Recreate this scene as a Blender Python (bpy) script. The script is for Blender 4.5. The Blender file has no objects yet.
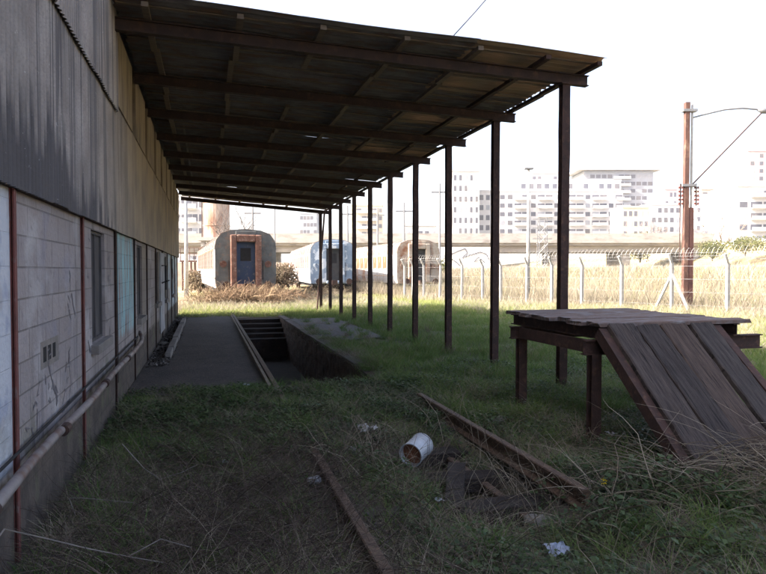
import bpy, bmesh, math, random
import numpy as np
from mathutils import Vector, Matrix
R = math.radians
random.seed(7)
rng = np.random.default_rng(11)
S = bpy.context.scene
COL = S.collection

# ------------------------------------------------------------------ camera
CAMZ = 1.65; YAW = 15.86; F = 620.0
cd = bpy.data.cameras.new('camera'); cam = bpy.data.objects.new('camera', cd); COL.objects.link(cam)
cd.sensor_width = 36; cd.lens = 36*F/766; cd.clip_start = .05; cd.clip_end = 3000
cam.location = (0, 0, CAMZ); cam.rotation_euler = (R(90-1.57), 0, R(-YAW))
S.camera = cam
CY, SY = math.cos(R(YAW)), math.sin(R(YAW))
def at(px, d, py=270):
    """world point at depth d metres seen at that photo column / row"""
    xc = (px-383)/F*d
    return (xc*CY+d*SY, d*CY-xc*SY, CAMZ+(270-py)*d/F)

# ------------------------------------------------------------------ light
SUN_EL, SUN_T = 36, 5          # elevation, degrees beyond the pure left side
w = bpy.data.worlds.new('World'); S.world = w; w.use_nodes = True
nt = w.node_tree; bg = nt.nodes['Background']
sky = nt.nodes.new('ShaderNodeTexSky'); sky.sky_type = 'NISHITA'; sky.sun_disc = False
sky.sun_elevation = R(SUN_EL); sky.sun_rotation = R(270+SUN_T)
sky.air_density = .8; sky.dust_density = 6.0; sky.ozone_density = .2; sky.altitude = 20
nt.links.new(sky.outputs[0], bg.inputs[0]); bg.inputs[1].default_value = .15
sd = bpy.data.lights.new('sun', 'SUN'); sun = bpy.data.objects.new('sun', sd); COL.objects.link(sun)
sd.energy = 5; sd.angle = R(.5); sd.color = (1, .94, .84)
tosun = Vector((-math.cos(R(SUN_EL))*math.cos(R(SUN_T)), math.cos(R(SUN_EL))*math.sin(R(SUN_T)), math.sin(R(SUN_EL))))
sun.rotation_euler = tosun.to_track_quat('Z', 'Y').to_euler(); sun.location = (-20, 0, 30)
vs = S.view_settings; vs.view_transform = 'Standard'; vs.look = 'None'; vs.gamma = 1; vs.use_curve_mapping = False
vs.exposure = 2.2

# ------------------------------------------------------------------ materials
def mat(name, c1, c2=None, scale=6, stretch=(1,1,1), c3=None, scale3=1.5, thr3=.6, w3=.08, rough=.85, bump=.3, bscale=None,
        metal=0, detail=8, stretch3=None, dist=.01):
    m = bpy.data.materials.new(name); m.use_nodes = True
    n = m.node_tree.nodes; l = m.node_tree.links; b = n['Principled BSDF']
    b.inputs['Roughness'].default_value = rough; b.inputs['Metallic'].default_value = metal
    b.inputs['Specular IOR Level'].default_value = .3
    tc = n.new('ShaderNodeTexCoord')
    def mp(st):
        q = n.new('ShaderNodeMapping'); q.inputs['Scale'].default_value = st
        l.new(tc.outputs['Object'], q.inputs['Vector']); return q.outputs[0]
    def noise(st, sc, det=detail):
        q = n.new('ShaderNodeTexNoise'); q.inputs['Scale'].default_value = sc; q.inputs['Detail'].default_value = det
        q.inputs['Roughness'].default_value = .62
        l.new(mp(st), q.inputs['Vector']); return q.outputs['Fac']
    if c2 is None: c2 = tuple(x*.7 for x in c1)
    nz = noise(stretch, scale)
    r = n.new('ShaderNodeMapRange'); r.inputs[1].default_value = .35; r.inputs[2].default_value = .65; l.new(nz, r.inputs[0])
    mx = n.new('ShaderNodeMix'); mx.data_type = 'RGBA'; l.new(r.outputs[0], mx.inputs[0])
    mx.inputs[6].default_value = (*c1, 1); mx.inputs[7].default_value = (*c2, 1)
    out = mx.outputs[2]
    if c3:
        nz3 = noise(stretch3 or stretch, scale3)
        r3 = n.new('ShaderNodeMapRange'); r3.inputs[1].default_value = thr3-w3; r3.inputs[2].default_value = thr3+w3; l.new(nz3, r3.inputs[0])
        m3 = n.new('ShaderNodeMix'); m3.data_type = 'RGBA'; l.new(r3.outputs[0], m3.inputs[0]); l.new(out, m3.inputs[6])
        m3.inputs[7].default_value = (*c3, 1); out = m3.outputs[2]
    l.new(out, b.inputs['Base Color'])
    if bump:
        bp = n.new('ShaderNodeBump'); bp.inputs['Strength'].default_value = bump; bp.inputs['Distance'].default_value = dist
        l.new(noise(stretch, bscale or scale*5, 5), bp.inputs['Height']); l.new(bp.outputs[0], b.inputs['Normal'])
    return m

def blade_mat(name, cols, trans=.35, rough=.7):
    """cols: ramp over the per-blade random attribute, mixed with clumps"""
    m = bpy.data.materials.new(name); m.use_nodes = True
    n = m.node_tree.nodes; l = m.node_tree.links; b = n['Principled BSDF']
    a = n.new('ShaderNodeAttribute'); a.attribute_name = 'rnd'
    rp = n.new('ShaderNodeValToRGB'); e = rp.color_ramp.elements
    while len(e) < len(cols): e.new(.5)
    for i, c in enumerate(cols): e[i].position = i/(len(cols)-1); e[i].color = (*c, 1)
    l.new(a.outputs['Fac'], rp.inputs[0]); l.new(rp.outputs[0], b.inputs['Base Color'])
    b.inputs['Roughness'].default_value = rough; b.inputs['Specular IOR Level'].default_value = .2
    if trans:
        t = n.new('ShaderNodeBsdfTranslucent'); l.new(rp.outputs[0], t.inputs[0])
        ms = n.new('ShaderNodeMixShader'); ms.inputs[0].default_value = trans
        l.new(b.outputs[0], ms.inputs[1]); l.new(t.outputs[0], ms.inputs[2]); l.new(ms.outputs[0], n['Material Output'].inputs[0])
    return m

rust = mat('rusty_steel', (.058,.029,.023), (.032,.019,.016), 9, c3=(.10,.052,.035), scale3=14, thr3=.62, rough=.8, bump=.5)
beam_m = mat('beam_steel', (.050,.029,.024), (.03,.019,.017), 6, c3=(.085,.045,.03), scale3=9, thr3=.62)
rust_red = mat('red_lead_steel', (.16,.05,.042), (.10,.038,.032), 7, c3=(.16,.12,.11), scale3=16, thr3=.66, rough=.8)
rail_m = mat('rail_steel', (.10,.062,.04), (.06,.036,.026), 14, c3=(.16,.10,.06), scale3=30, thr3=.6, rough=.7, bump=.5)
roofsheet = mat('weathered_zinc_sheet', (.16,.15,.155), (.075,.068,.07), 3, (1,2,1), c3=(.15,.09,.06), scale3=3, thr3=.6, rough=.7, bump=.3)
woodunder = mat('roof_batten_wood', (.19,.145,.11), (.10,.075,.055), 5, (1,8,8))
plank_m = mat('weathered_plank_wood', (.088,.066,.058), (.040,.029,.026), 3, (14,1.1,1.1), c3=(.012,.009,.008), scale3=4, thr3=.60, w3=.025, stretch3=(18,.7,.7), rough=.9, bump=1, bscale=10, dist=.02)
plank_top = mat('weathered_deck_wood', (.17,.12,.10), (.08,.05,.045), 3, (1.2,12,1.2), c3=(.24,.23,.24), scale3=3, thr3=.58, rough=.9, bump=.8, bscale=10, dist=.02)
sleeper_m = mat('old_sleeper_wood', (.06,.045,.038), (.03,.022,.02), 4, (1,12,6), rough=.95, bump=1, dist=.02)
asphalt = mat('old_asphalt', (.062,.050,.048), (.034,.028,.029), 1.8, c3=(.095,.075,.064), scale3=22, thr3=.57, bump=1, bscale=45, dist=.02)
concrete = mat('old_concrete', (.22,.195,.18), (.14,.12,.11), 3, c3=(.11,.10,.09), scale3=2, thr3=.62, bump=.4)
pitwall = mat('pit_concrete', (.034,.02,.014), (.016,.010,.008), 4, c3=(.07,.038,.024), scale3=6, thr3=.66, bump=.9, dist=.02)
pale = mat('pale_concrete', (.42,.40,.38), (.30,.285,.27), 8, bump=.3)
whitepaint = mat('white_enamel', (.42,.43,.46), (.30,.30,.31), 6, c3=(.2,.11,.07), scale3=9, thr3=.68, w3=.02, rough=.35, bump=.1)
dark = mat('dark_void', (.012,.011,.012), (.02,.018,.018), 5, bump=0)
galv = mat('galvanised_steel', (.22,.22,.23), (.15,.15,.16), 12, rough=.5, metal=.3)
barkm = mat('grey_bark', (.16,.13,.11), (.08,.065,.055), 8, (3,3,1), bump=.6)

# ------------------------------------------------------------------ mesh helper
def gp(o, **k):
    for a, b in k.items():
        if b is not None: o[a] = b
def tag(o, label=None, cat=None, group=None, kind=None):
    gp(o, label=label, category=cat, group=group, kind=kind); return o
class MB:
    def __init__(s): s.v = []; s.f = []
    def add(s, vs, fs):
        k = len(s.v); s.v += [tuple(p) for p in vs]; s.f += [tuple(i+k for i in f) for f in fs]
    def box(s, x0, x1, y0, y1, z0, z1, M=None):
        vs = [Vector((x, y, z)) for x in (x0, x1) for y in (y0, y1) for z in (z0, z1)]
        if M is not None: vs = [M @ v for v in vs]
        s.add(vs, [(0,1,3,2),(4,6,7,5),(0,4,5,1),(2,3,7,6),(0,2,6,4),(1,5,7,3)])
    def tube(s, pts, r, n=6, cap=True, r2=None):
        pts = [Vector(p) for p in pts]; N = len(pts); rs = r if hasattr(r, '__len__') else [r + ((r2 if r2 is not None else r)-r)*i/(N-1) for i in range(N)]
        ref = None; vs = []
        for i, p in enumerate(pts):
            t = (pts[min(i+1, N-1)]-pts[max(i-1, 0)]).normalized()
            if ref is None: ref = t.orthogonal().normalized()
            ref = (ref - t*ref.dot(t)).normalized(); b = t.cross(ref)
            for k in range(n):
                a = 2*math.pi*k/n; vs.append(p+(ref*math.cos(a)+b*math.sin(a))*rs[i])
        fs = [(i*n+k, i*n+(k+1)%n, (i+1)*n+(k+1)%n, (i+1)*n+k) for i in range(N-1) for k in range(n)]
        if cap: fs += [tuple(range(n))[::-1], tuple((N-1)*n+k for k in range(n))]
        s.add(vs, fs)
    def sweep(s, prof, a, b, up=(0,0,1)):
        """extrude a 2D profile (side, up) from a to b"""
        a = Vector(a); b = Vector(b); t = (b-a).normalized(); up = Vector(up); sd_ = t.cross(up).normalized(); u = sd_.cross(t)
        n = len(prof); vs = [p+sd_*x+u*z for p in (a, b) for x, z in prof]
        s.add(vs, [(k, (k+1)%n, n+(k+1)%n, n+k) for k in range(n)]+[tuple(range(n))[::-1], tuple(range(n, 2*n))])
    def build(s, name, m, parent=None, smooth=False, bevel=0):
        me = bpy.data.meshes.new(name); me.from_pydata(s.v, [], s.f); me.update()
        bm = bmesh.new(); bm.from_mesh(me); bmesh.ops.recalc_face_normals(bm, faces=bm.faces); bm.to_mesh(me); bm.free()
        me.materials.append(m)
        if smooth: me.polygons.foreach_set('use_smooth', [True]*len(me.polygons))
        o = bpy.data.objects.new(name, me); COL.objects.link(o)
        if parent: o.parent = parent
        if bevel:
            bv = o.modifiers.new('bevel', 'BEVEL'); bv.width = bevel; bv.segments = 2
        return o
def IB(w, h, t=.012):
    a, b = w/2, h/2
    return [(-a,-b),(a,-b),(a,-b+t),(t/2,-b+t),(t/2,b-t),(a,b-t),(a,b),(-a,b),(-a,b-t),(-t/2,b-t),(-t/2,-b+t),(-a,-b+t)]
RAIL = [(-.065,0),(.065,0),(.065,.012),(.012,.03),(.012,.1),(.034,.108),(.036,.135),(.028,.142),(-.028,.142),(-.036,.135),(-.034,.108),(-.012,.1),(-.012,.03),(-.065,.012)]
def thing(name, loc=(0,0,0), rz=0, label=None, cat=None, group=None):
    o = bpy.data.objects.new(name, None); COL.objects.link(o); o.location = loc; o.rotation_euler = (0,0,rz); o.empty_display_size = .2
    return tag(o, label, cat, group)
def dup(o, parent=None):
    c = o.copy(); COL.objects.link(c)
    if parent is not None: c.parent = parent
    for ch in list(o.children): dup(ch, c)
    return c

# ------------------------------------------------------------------ terrain
FA, FB = at(405, 37), at(728, 22.7)
FL = Vector((FB[0]-FA[0], FB[1]-FA[1])).normalized(); FN = Vector((-FL.y, FL.x))     # normal points right / away
if FN.x < 0: FN = -FN
def sst(a, b, x):
    t = np.clip((x-a)/(b-a), 0, 1); return t*t*(3-2*t)
def gauss(x, y, cx, cy, sx, sy): return np.exp(-((x-cx)/sx)**2-((y-cy)/sy)**2)
def hgt(x, y):
    x = np.asarray(x, float); y = np.asarray(y, float)
    near = (1-sst(24, 34, y))
    z = .028*np.sin(2.3*x+1.1*y)*np.cos(1.7*y-.8*x)+.014*np.sin(6.1*x+.5)*np.sin(5.3*y)
    pave = sst(7.6, 8.4, y)*(1-sst(.8, .95, x))
    pit = (x > .8)*(x < 2.7)*(y > 8.6)*(y < 22.6)
    z = z*near*(1-pave)*(1-pit)
    z += .12*gauss(x, y, .9, 6.2, .7, .9)+.04*gauss(x, y, 2.6, 8.0, .6, .5)
    z -= .36*gauss(x, y, 2.05, 4.7, .36, 1.15)+.06*gauss(x, y, 1.5, 5.2, .5, .8)
    z += .12*gauss(x, y, 4.4, 3.6, .9, .35)
    z -= .05*gauss(x, y, .9, 3.6, .5, 1.3)
    u = (x-FA[0])*FN.x+(y-FA[1])*FN.y
    z += 1.1*sst(4, 22, u)*(y > -50)
    v = x*CY-y*SY; d = x*SY+y*CY
    z += 4.3*sst(40, 52, v)*sst(52, 74, d)
    return z
def cuts(segs):
    o = []
    for a, b, st in segs: o += list(np.arange(a, b-1e-6, st))
    return np.array(o+[segs[-1][1]])
xs = cuts([(-700,-100,100),(-100,-20,10),(-20,-2,2),(-2,.98,.149),(.98,2.42,.144),(2.42,7,.1527),(7,20,1),(20,100,4),(100,700,100)])
ys = cuts([(-200,-20,40),(-20,0,2),(0,8.9,.1483),(8.9,21.9,.65),(21.9,40,.905),(40,120,4),(120,1200,108)])
gx, gy = np.meshgrid(xs, ys); gz = hgt(gx, gy)
nx_, ny_ = len(xs), len(ys)
gv = np.stack([gx.ravel(), gy.ravel(), gz.ravel()], 1)
gf = []
for j in range(ny_-1):
    for i in range(nx_-1):
        mx_, my_ = (xs[i]+xs[i+1])/2, (ys[j]+ys[j+1])/2
        if .98 < mx_ < 2.42 and 8.9 < my_ < 21.9: continue
        a = j*nx_+i; gf.append((a, a+1, a+nx_+1, a+nx_))
me = bpy.data.meshes.new('ground'); me.from_pydata(gv.tolist(), [], gf)
me.polygons.foreach_set('use_smooth', [True]*len(gf))
gm = bpy.data.materials.new('ground_soil'); gm.use_nodes = True
n = gm.node_tree.nodes; l = gm.node_tree.links; b = n['Principled BSDF']; b.inputs['Roughness'].default_value = .95
tc = n.new('ShaderNodeTexCoord')
def nz(sc, det=8):
    q = n.new('ShaderNodeTexNoise'); q.inputs['Scale'].default_value = sc; q.inputs['Detail'].default_value = det; l.new(tc.outputs['Object'], q.inputs['Vector']); return q.outputs['Fac']
def ramp(f, a, b_):
    q = n.new('ShaderNodeMapRange'); q.inputs[1].default_value = a; q.inputs[2].default_value = b_; l.new(f, q.inputs[0]); return q.outputs[0]
def mixc(f, c1, c2):
    q = n.new('ShaderNodeMix'); q.data_type = 'RGBA'; l.new(f, q.inputs[0])
    for k, c in ((6, c1), (7, c2)):
        if isinstance(c, tuple): q.inputs[k].default_value = (*c, 1)
        else: l.new(c, q.inputs[k])
    return q.outputs[2]
soil = mixc(ramp(nz(7), .35, .65), (.05,.038,.028), (.085,.066,.045))
grs = mixc(ramp(nz(2.2), .4, .6), (.045,.06,.022), (.12,.10,.055))
near_c = mixc(ramp(nz(.9), .42, .58), soil, grs)
dry = mixc(ramp(nz(.35), .35, .65), (.26,.20,.11), (.17,.15,.07))
sp = n.new('ShaderNodeSeparateXYZ'); l.new(tc.outputs['Object'], sp.inputs[0])
c = mixc(ramp(sp.outputs[1], 26, 36), near_c, dry)
dx = ramp(sp.outputs[0], 11, 15); c = mixc(dx, c, dry)
l.new(c, b.inputs['Base Color'])
bp = n.new('ShaderNodeBump'); bp.inputs['Strength'].default_value = .8; bp.inputs['Distance'].default_value = .03; l.new(nz(18, 6), bp.inputs['Height']); l.new(bp.outputs[0], b.inputs['Normal'])
me.materials.append(gm)
ground = bpy.data.objects.new('ground', me); COL.objects.link(ground); ground['kind'] = 'structure'

# paving beside the wall
def sheet(name, x0, x1, y0, y1, z, m, st=.25, rag=0):
    mb = MB(); nx = max(2, int((x1-x0)/st)); ny = max(2, int((y1-y0)/st))
    vs = []
    for j in range(ny+1):
        for i in range(nx+1):
            x = x0+(x1-x0)*i/nx; y = y0+(y1-y0)*j/ny
            if j == 0: y += rag*math.sin(i*2.1)*.5+rag*random.random()
            vs.append((x, y, z+.004*math.sin(3*x+2*y)))
    mb.add(vs, [(j*(nx+1)+i, j*(nx+1)+i+1, (j+1)*(nx+1)+i+1, (j+1)*(nx+1)+i) for j in range(ny) for i in range(nx)])
    o = mb.build(name, m); o['kind'] = 'structure'; return o
sheet('pavement', -1.03, .83, 8.35, 23.4, .03, asphalt, rag=.3)
sheet('concrete_path', 2.62, 4.1, 14.0, 20.5, .045, mat('dirty_concrete', (.09,.078,.075), (.06,.052,.05), 3, bump=.6), rag=.2)

# ------------------------------------------------------------------ warehouse
wh = thing('warehouse', (-1.04, 10, 0), 0, 'long grey warehouse with block wall below and stained corrugated cladding above, along the left side', 'warehouse')
INV = Matrix.Translation((1.04, -10, 0))
def wb(mb, name, m, parent=None, **k):
    o = mb.build(name, m, parent or wh, **k)
    if parent is None or parent is wh: o.matrix_parent_inverse = INV
    else: o.matrix_parent_inverse = Matrix.Identity(4)
    return o
WX = -1.04; YE = 23.9
def block_material():
    m = bpy.data.materials.new('painted_block'); m.use_nodes = True
    n = m.node_tree.nodes; l = m.node_tree.links; b = n['Principled BSDF']; b.inputs['Roughness'].default_value = .9
    tc = n.new('ShaderNodeTexCoord'); sp = n.new('ShaderNodeSeparateXYZ'); l.new(tc.outputs['Object'], sp.inputs[0])
    cb = n.new('ShaderNodeCombineXYZ'); l.new(sp.outputs[1], cb.inputs[0]); l.new(sp.outputs[2], cb.inputs[1])
    br = n.new('ShaderNodeTexBrick'); l.new(cb.outputs[0], br.inputs['Vector'])
    br.inputs['Scale'].default_value = 1; br.inputs['Brick Width'].default_value = .40; br.inputs['Row Height'].default_value = .185
    br.inputs['Mortar Size'].default_value = .006; br.inputs['Mortar Smooth'].default_value = .3; br.inputs['Bias'].default_value = 0
    br.inputs['Color1'].default_value = (.30,.255,.245,1); br.inputs['Color2'].default_value = (.235,.20,.195,1); br.inputs['Mortar'].default_value = (.13,.108,.10,1)
    def noise(sc, st=(1,1,1), det=8):
        mp = n.new('ShaderNodeMapping'); mp.inputs['Scale'].default_value = st; l.new(tc.outputs['Object'], mp.inputs[0])
        q = n.new('ShaderNodeTexNoise'); q.inputs['Scale'].default_value = sc; q.inputs['Detail'].default_value = det; l.new(mp.outputs[0], q.inputs['Vector']); return q.outputs['Fac']
    def rg(f, a, b_, c=0, d=1):
        q = n.new('ShaderNodeMapRange'); q.inputs[1].default_value = a; q.inputs[2].default_value = b_; q.inputs[3].default_value = c; q.inputs[4].default_value = d; l.new(f, q.inputs[0]); return q.outputs[0]
    def mul(a, b_):
        q = n.new('ShaderNodeMath'); q.operation = 'MULTIPLY'; l.new(a, q.inputs[0]); l.new(b_, q.inputs[1]); return q.outputs[0]
    def mx(f, c1, c2):
        q = n.new('ShaderNodeMix'); q.data_type = 'RGBA'; l.new(f, q.inputs[0])
        for k, c in ((6, c1), (7, c2)):
            if isinstance(c, tuple): q.inputs[k].default_value = (*c, 1)
            else: l.new(c, q.inputs[k])
        return q.outputs[2]
    c = br.outputs['Color']
    c = mx(rg(noise(2.2), .35, .7, 0, .65), c, (.20,.165,.155)); c = mx(rg(noise(3.5, (1,2.2,.12)), .52, .66, 0, .6), c, (.115,.095,.088)); c = mx(rg(noise(1.7), .55, .68, 0, .6), c, (.40,.375,.37))
    c = mx(rg(noise(14), .6, .72, 0, .55), c, (.15,.13,.13))
    c = mx(mul(rg(sp.outputs[1], 3.86, 3.84), rg(noise(3), .25, .45)), c, (.42,.42,.45))           # whitewashed bay
    blue = mul(rg(sp.outputs[1], 3.86, 3.84), rg(noise(4.2), .55, .63)); c = mx(blue, c, (.30,.31,.37))
    c = mx(mul(mul(rg(sp.outputs[1], 4.3, 4.6), rg(sp.outputs[1], 5.7, 5.4)), rg(noise(3.1), .52, .66, 0, .35)), c, (.19,.19,.25))  # faded blue scribble
    # turquoise flaking bay
    tq = mul(mul(rg(sp.outputs[1], 7.9, 7.92), rg(sp.outputs[1], 10.02, 10.0)), rg(noise(5, (1,3.2,.22)), .53, .50))
    tq = mul(tq, rg(sp.outputs[2], .78, .86)); c = mx(tq, c, (.26,.44,.47))
    c = mx(mul(rg(sp.outputs[1], 11, 11.1), rg(noise(1.4, (1,1,.5)), .45, .55, 0, .7)), c, (.20,.16,.12))
    c = mx(mul(rg(sp.outputs[1], 17.6, 17.7), rg(noise(1.8), .4, .5, 0, .8)), c, (.36,.42,.46))
    # bare plinth of rough dark render below the pipe, with moss
    wv = n.new('ShaderNodeMath'); wv.operation = 'ADD'; l.new(sp.outputs[2], wv.inputs[0]); l.new(rg(noise(5), 0, 1, -.1, .1), wv.inputs[1])
    pl = rg(wv.outputs[0], .56, .50); c = mx(pl, c, mx(rg(noise(6), .4, .6), (.095,.070,.055), (.05,.037,.03)))
    c = mx(mul(rg(wv.outputs[0], .95, .55), rg(noise(3.3), .55, .66, 0, .6)), c, (.10,.10,.05))
    l.new(c, b.inputs['Base Color'])
    bp = n.new('ShaderNodeBump'); bp.inputs['Strength'].default_value = .7; bp.inputs['Distance'].default_value = .012
    ad = n.new('ShaderNodeMath'); ad.operation = 'SUBTRACT'; l.new(noise(30, det=4), ad.inputs[0]); l.new(br.outputs['Fac'], ad.inputs[1])
    l.new(ad.outputs[0], bp.inputs['Height']); l.new(bp.outputs[0], b.inputs['Normal'])
    return m
def clad_material():
    m = bpy.data.materials.new('stained_cladding'); m.use_nodes = True
    n = m.node_tree.nodes; l = m.node_tree.links; b = n['Principled BSDF']; b.inputs['Roughness'].default_value = .85
    tc = n.new('ShaderNodeTexCoord'); sp = n.new('ShaderNodeSeparateXYZ'); l.new(tc.outputs['Object'], sp.inputs[0])
    def noise(sc, st=(1,1,1), det=6):
        mp = n.new('ShaderNodeMapping'); mp.inputs['Scale'].default_value = st; l.new(tc.outputs['Object'], mp.inputs[0])
        q = n.new('ShaderNodeTexNoise'); q.inputs['Scale'].default_value = sc; q.inputs['Detail'].default_value = det; l.new(mp.outputs[0], q.inputs['Vector']); return q.outputs['Fac']
    def rg(f, a, b_, c=0, d=1):
        q = n.new('ShaderNodeMapRange'); q.inputs[1].default_value = a; q.inputs[2].default_value = b_; q.inputs[3].default_value = c; q.inputs[4].default_value = d; l.new(f, q.inputs[0]); return q.outputs[0]
    def math_(op, a, b_):
        q = n.new('ShaderNodeMath'); q.operation = op; q.use_clamp = False
        for k, v in ((0, a), (1, b_)):
            if isinstance(v, (int, float)): q.inputs[k].default_value = v
            else: l.new(v, q.inputs[k])
        return q.outputs[0]
    def mx(f, c1, c2):
        q = n.new('ShaderNodeMix'); q.data_type = 'RGBA'; l.new(f, q.inputs[0])
        for k, c in ((6, c1), (7, c2)):
            if isinstance(c, tuple): q.inputs[k].default_value = (*c, 1)
            else: l.new(c, q.inputs[k])
        return q.outputs[2]
    c = mx(rg(noise(3), .35, .65), (.29,.255,.235), (.21,.175,.16)); c = mx(rg(noise(60, det=3), .45, .7, 0, .35), c, (.10,.09,.085))
    c = mx(rg(sp.outputs[1], 5.5, 9.5, 0, .9), c, (.32,.245,.165)); c = mx(rg(noise(1.3), .4, .62, 0, .5), c, (.13,.11,.10))                                      # tanner towards the far end
    # black soot: lower edge climbs in streaks
    st = noise(6, (1,1.25,.02), 3); far = rg(sp.outputs[1], 4.5, 9.5, 0, .62)
    edge = math_('SUBTRACT', math_('ADD', 2.45, math_('MULTIPLY', rg(st, .42, .6), .35)), math_('MULTIPLY', far, 1.6))
    hgt_ = math_('SUBTRACT', edge, sp.outputs[2])
    soot = rg(math_('ADD', hgt_, rg(noise(5), 0, 1, -.12, .12)), -.06, .16, 0, .9)
    c = mx(soot, c, (.05,.043,.045))
    nb = math_('ABSOLUTE', math_('SUBTRACT', noise(4.5, (1,1.3,.015), 3), .5), 0)
    stk = math_('MULTIPLY', math_('MAXIMUM', rg(nb, .022, .010, 0, .8), rg(noise(2.2, (1,1.3,.02), 3), .57, .63, 0, .7)), rg(sp.outputs[1], 10, 6, .15, 1)); c = mx(stk, c, (.07,.062,.065))
    c = mx(rg(noise(40), .68, .76, 0, .5), c, (.45,.43,.42))
    l.new(c, b.inputs['Base Color'])
    bp = n.new('ShaderNodeBump'); bp.inputs['Strength'].default_value = .4; bp.inputs['Distance'].default_value = .01
    l.new(noise(25), bp.inputs['Height']); l.new(bp.outputs[0], b.inputs['Normal'])
    return m
blockm, cladm = block_material(), clad_material()
# block wall with openings (y0,y1,z0,z1)
OPEN = [(6.33,7.12,.95,2.03), (10.25,11.05,.9,2.04), (13.7,14.7,.95,2.04), (16.6,17.5,.9,2.0), (20,20.9,.9,2.0)]
mb = MB(); y = -2.0
for (a, b_, c_, d_) in OPEN:
    mb.box(WX-.2, WX, y, a, -.3, 2.3); mb.box(WX-.2, WX, a, b_, -.3, c_); mb.box(WX-.2, WX, a, b_, d_, 2.3); y = b_
mb.box(WX-.2, WX, y, YE, -.3, 2.3); wb(mb, 'block_wall', blockm)
shut = mat('dark_boarding', (.085,.075,.075), (.05,.045,.045), 3, (1,6,1), bump=.3)
for i, (a, b_, c_, d_) in enumerate(OPEN):
    mb = MB(); mb.box(WX-.07, WX-.05, a-.02, b_+.02, c_-.02, d_+.02)
    wn = wb(mb, 'window', shut)
    mb = MB(); mb.box(WX-.01, WX+.07, a-.06, b_+.06, c_-.09, c_-.002); s_ = wb(mb, 'sill', concrete, wn, bevel=.006)
    mb = MB()
    for yy in (a+.015, (a+b_)/2, b_-.015): mb.box(WX-.05, WX-.03, yy-.015, yy+.015, c_+.03, d_-.03)
    for zz in (c_+.015, d_-.015): mb.box(WX-.05, WX-.03, a, b_, zz-.015, zz+.015)
    wb(mb, 'frame', shut, wn)
def corr(name, x, y0, y1, z0, z1, m, pitch=.076, amp=.011, parent=None, th=.008):
    mb = MB(); k = 6; N = int((y1-y0)/pitch*k); ds = (y1-y0)/N
    jit = [random.uniform(-.006, .006) for _ in range(N//40+2)]
    vs = []
    for i in range(N+1):
        yy = y0+i*ds; xx = x+amp*math.sin(2*math.pi*yy/pitch)+jit[i//40]*.8; zj = jit[i//40]
        vs += [(xx, yy, z0+zj), (xx, yy, z1), (xx-th, yy, z1), (xx-th, yy, z0+zj)]
    fs = []
    for i in range(N):
        a = i*4; b_ = a+4
        for q in range(4): fs.append((a+q, b_+q, b_+(q+1)%4, a+(q+1)%4))
    fs += [(0,1,2,3), (N*4, N*4+3, N*4+2, N*4+1)]
    mb.add(vs, fs); return wb(mb, name, m)
corr('lower_cladding', -.985, -2, YE, 2.10, 3.54, cladm)
uclad = cladm
corr('upper_cladding', -.945, -2, 7.6, 3.43, 8.3, uclad)
mb = MB()
for q in range(9):
    a = 7.34+q*1.84; mb.box(-1.03, -.985, a+.16, min(a+1.84, YE), 3.5, 4.47)
finm = mat('clerestory_board', (.30,.235,.165), (.2,.155,.11), 3, (1,2,.5), c3=(.12,.095,.075), scale3=2, thr3=.6)
for q in range(9):
    a = 7.34+q*1.84; mb = MB(); mb.box(-1.01, -.965, a+(.27 if q == 0 else .42), min(a+1.84, YE-.01), 3.545, 4.42); wb(mb, 'clerestory_panel', finm)
# shell of the building: back walls and roof, tall enough to throw the long shadow
mb = MB()
mb.box(-1.34, -1.242, -2, YE, 0, 8.4); mb.box(-13, -1.342, YE-.2, YE, 0, 8.4); mb.box(-13, -1.342, -2.2, -2.0, 0, 8.4); mb.box(-13.2, -13, -2.2, YE, 0, 8.4)
wb(mb, 'inner_wall', mat('dark_masonry', (.06,.052,.048), (.04,.035,.03), 3))
mb = MB(); mb.box(-1.24, -.96, 7.36, YE+.1, 4.62, 8.4); 
wb(mb, 'upper_wall', uclad)
mb = MB(); mb.box(-13.4, -.9, -2.4, YE+.15, 8.402, 8.55); wb(mb, 'roof', roofsheet)
mb = MB(); mb.box(-1.0, -.42, 7.0, YE+.1, 4.56, 4.61); mb.box(-.44, -.40, 7.0, YE+.1, 4.50, 4.64); wb(mb, 'eave', roofsheet)
# steel frame posts in the wall plane
for q in range(-2, 11):
    yy = 3.86+1.985*q
    mb = MB(); mb.sweep(IB(.045,.026,.008), (WX+.008, yy, -.1), (WX+.012, yy, 2.3), up=(1,0,0)); wb(mb, 'frame_post', rust_red if q < 2 else rust)
# head rail under the cladding
mb = MB(); mb.box(-1.038, -1.0, -2, YE, 2.10, 2.16); wb(mb, 'head_rail', rust)
# pipe along the wall
pipem = mat('pipe_paint', (.21,.18,.17), (.13,.10,.09), 5, c3=(.11,.06,.045), scale3=5, thr3=.58, rough=.6)
mb = MB(); PX = -.93
pts = [(PX+.012*math.sin(k*1.3), -1+k*.6, .585+.006*math.sin(k*.9)) for k in range(19)]+[(PX-.04, 10.2, .60), (-1.02, 10.45, .66), (-1.09, 10.5, .68)]
mb.tube(pts, .029, 12); pipe = wb(mb, 'pipe', pipem, smooth=True)
for yy in (2.62, 3.05, 4.55, 6.3, 8.0):
    mb = MB(); mb.tube([(PX+.008, yy-.05, .586), (PX+.008, yy+.05, .586)], .037, 12); wb(mb, 'collar', rust if yy > 3 else whitepaint, pipe)
mb = MB(); mb.tube([(-1.01, -1, .645), (-1.01, 4, .64), (-1.01, 10, .65)], .009, 8); wb(mb, 'conduit', dark)
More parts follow.
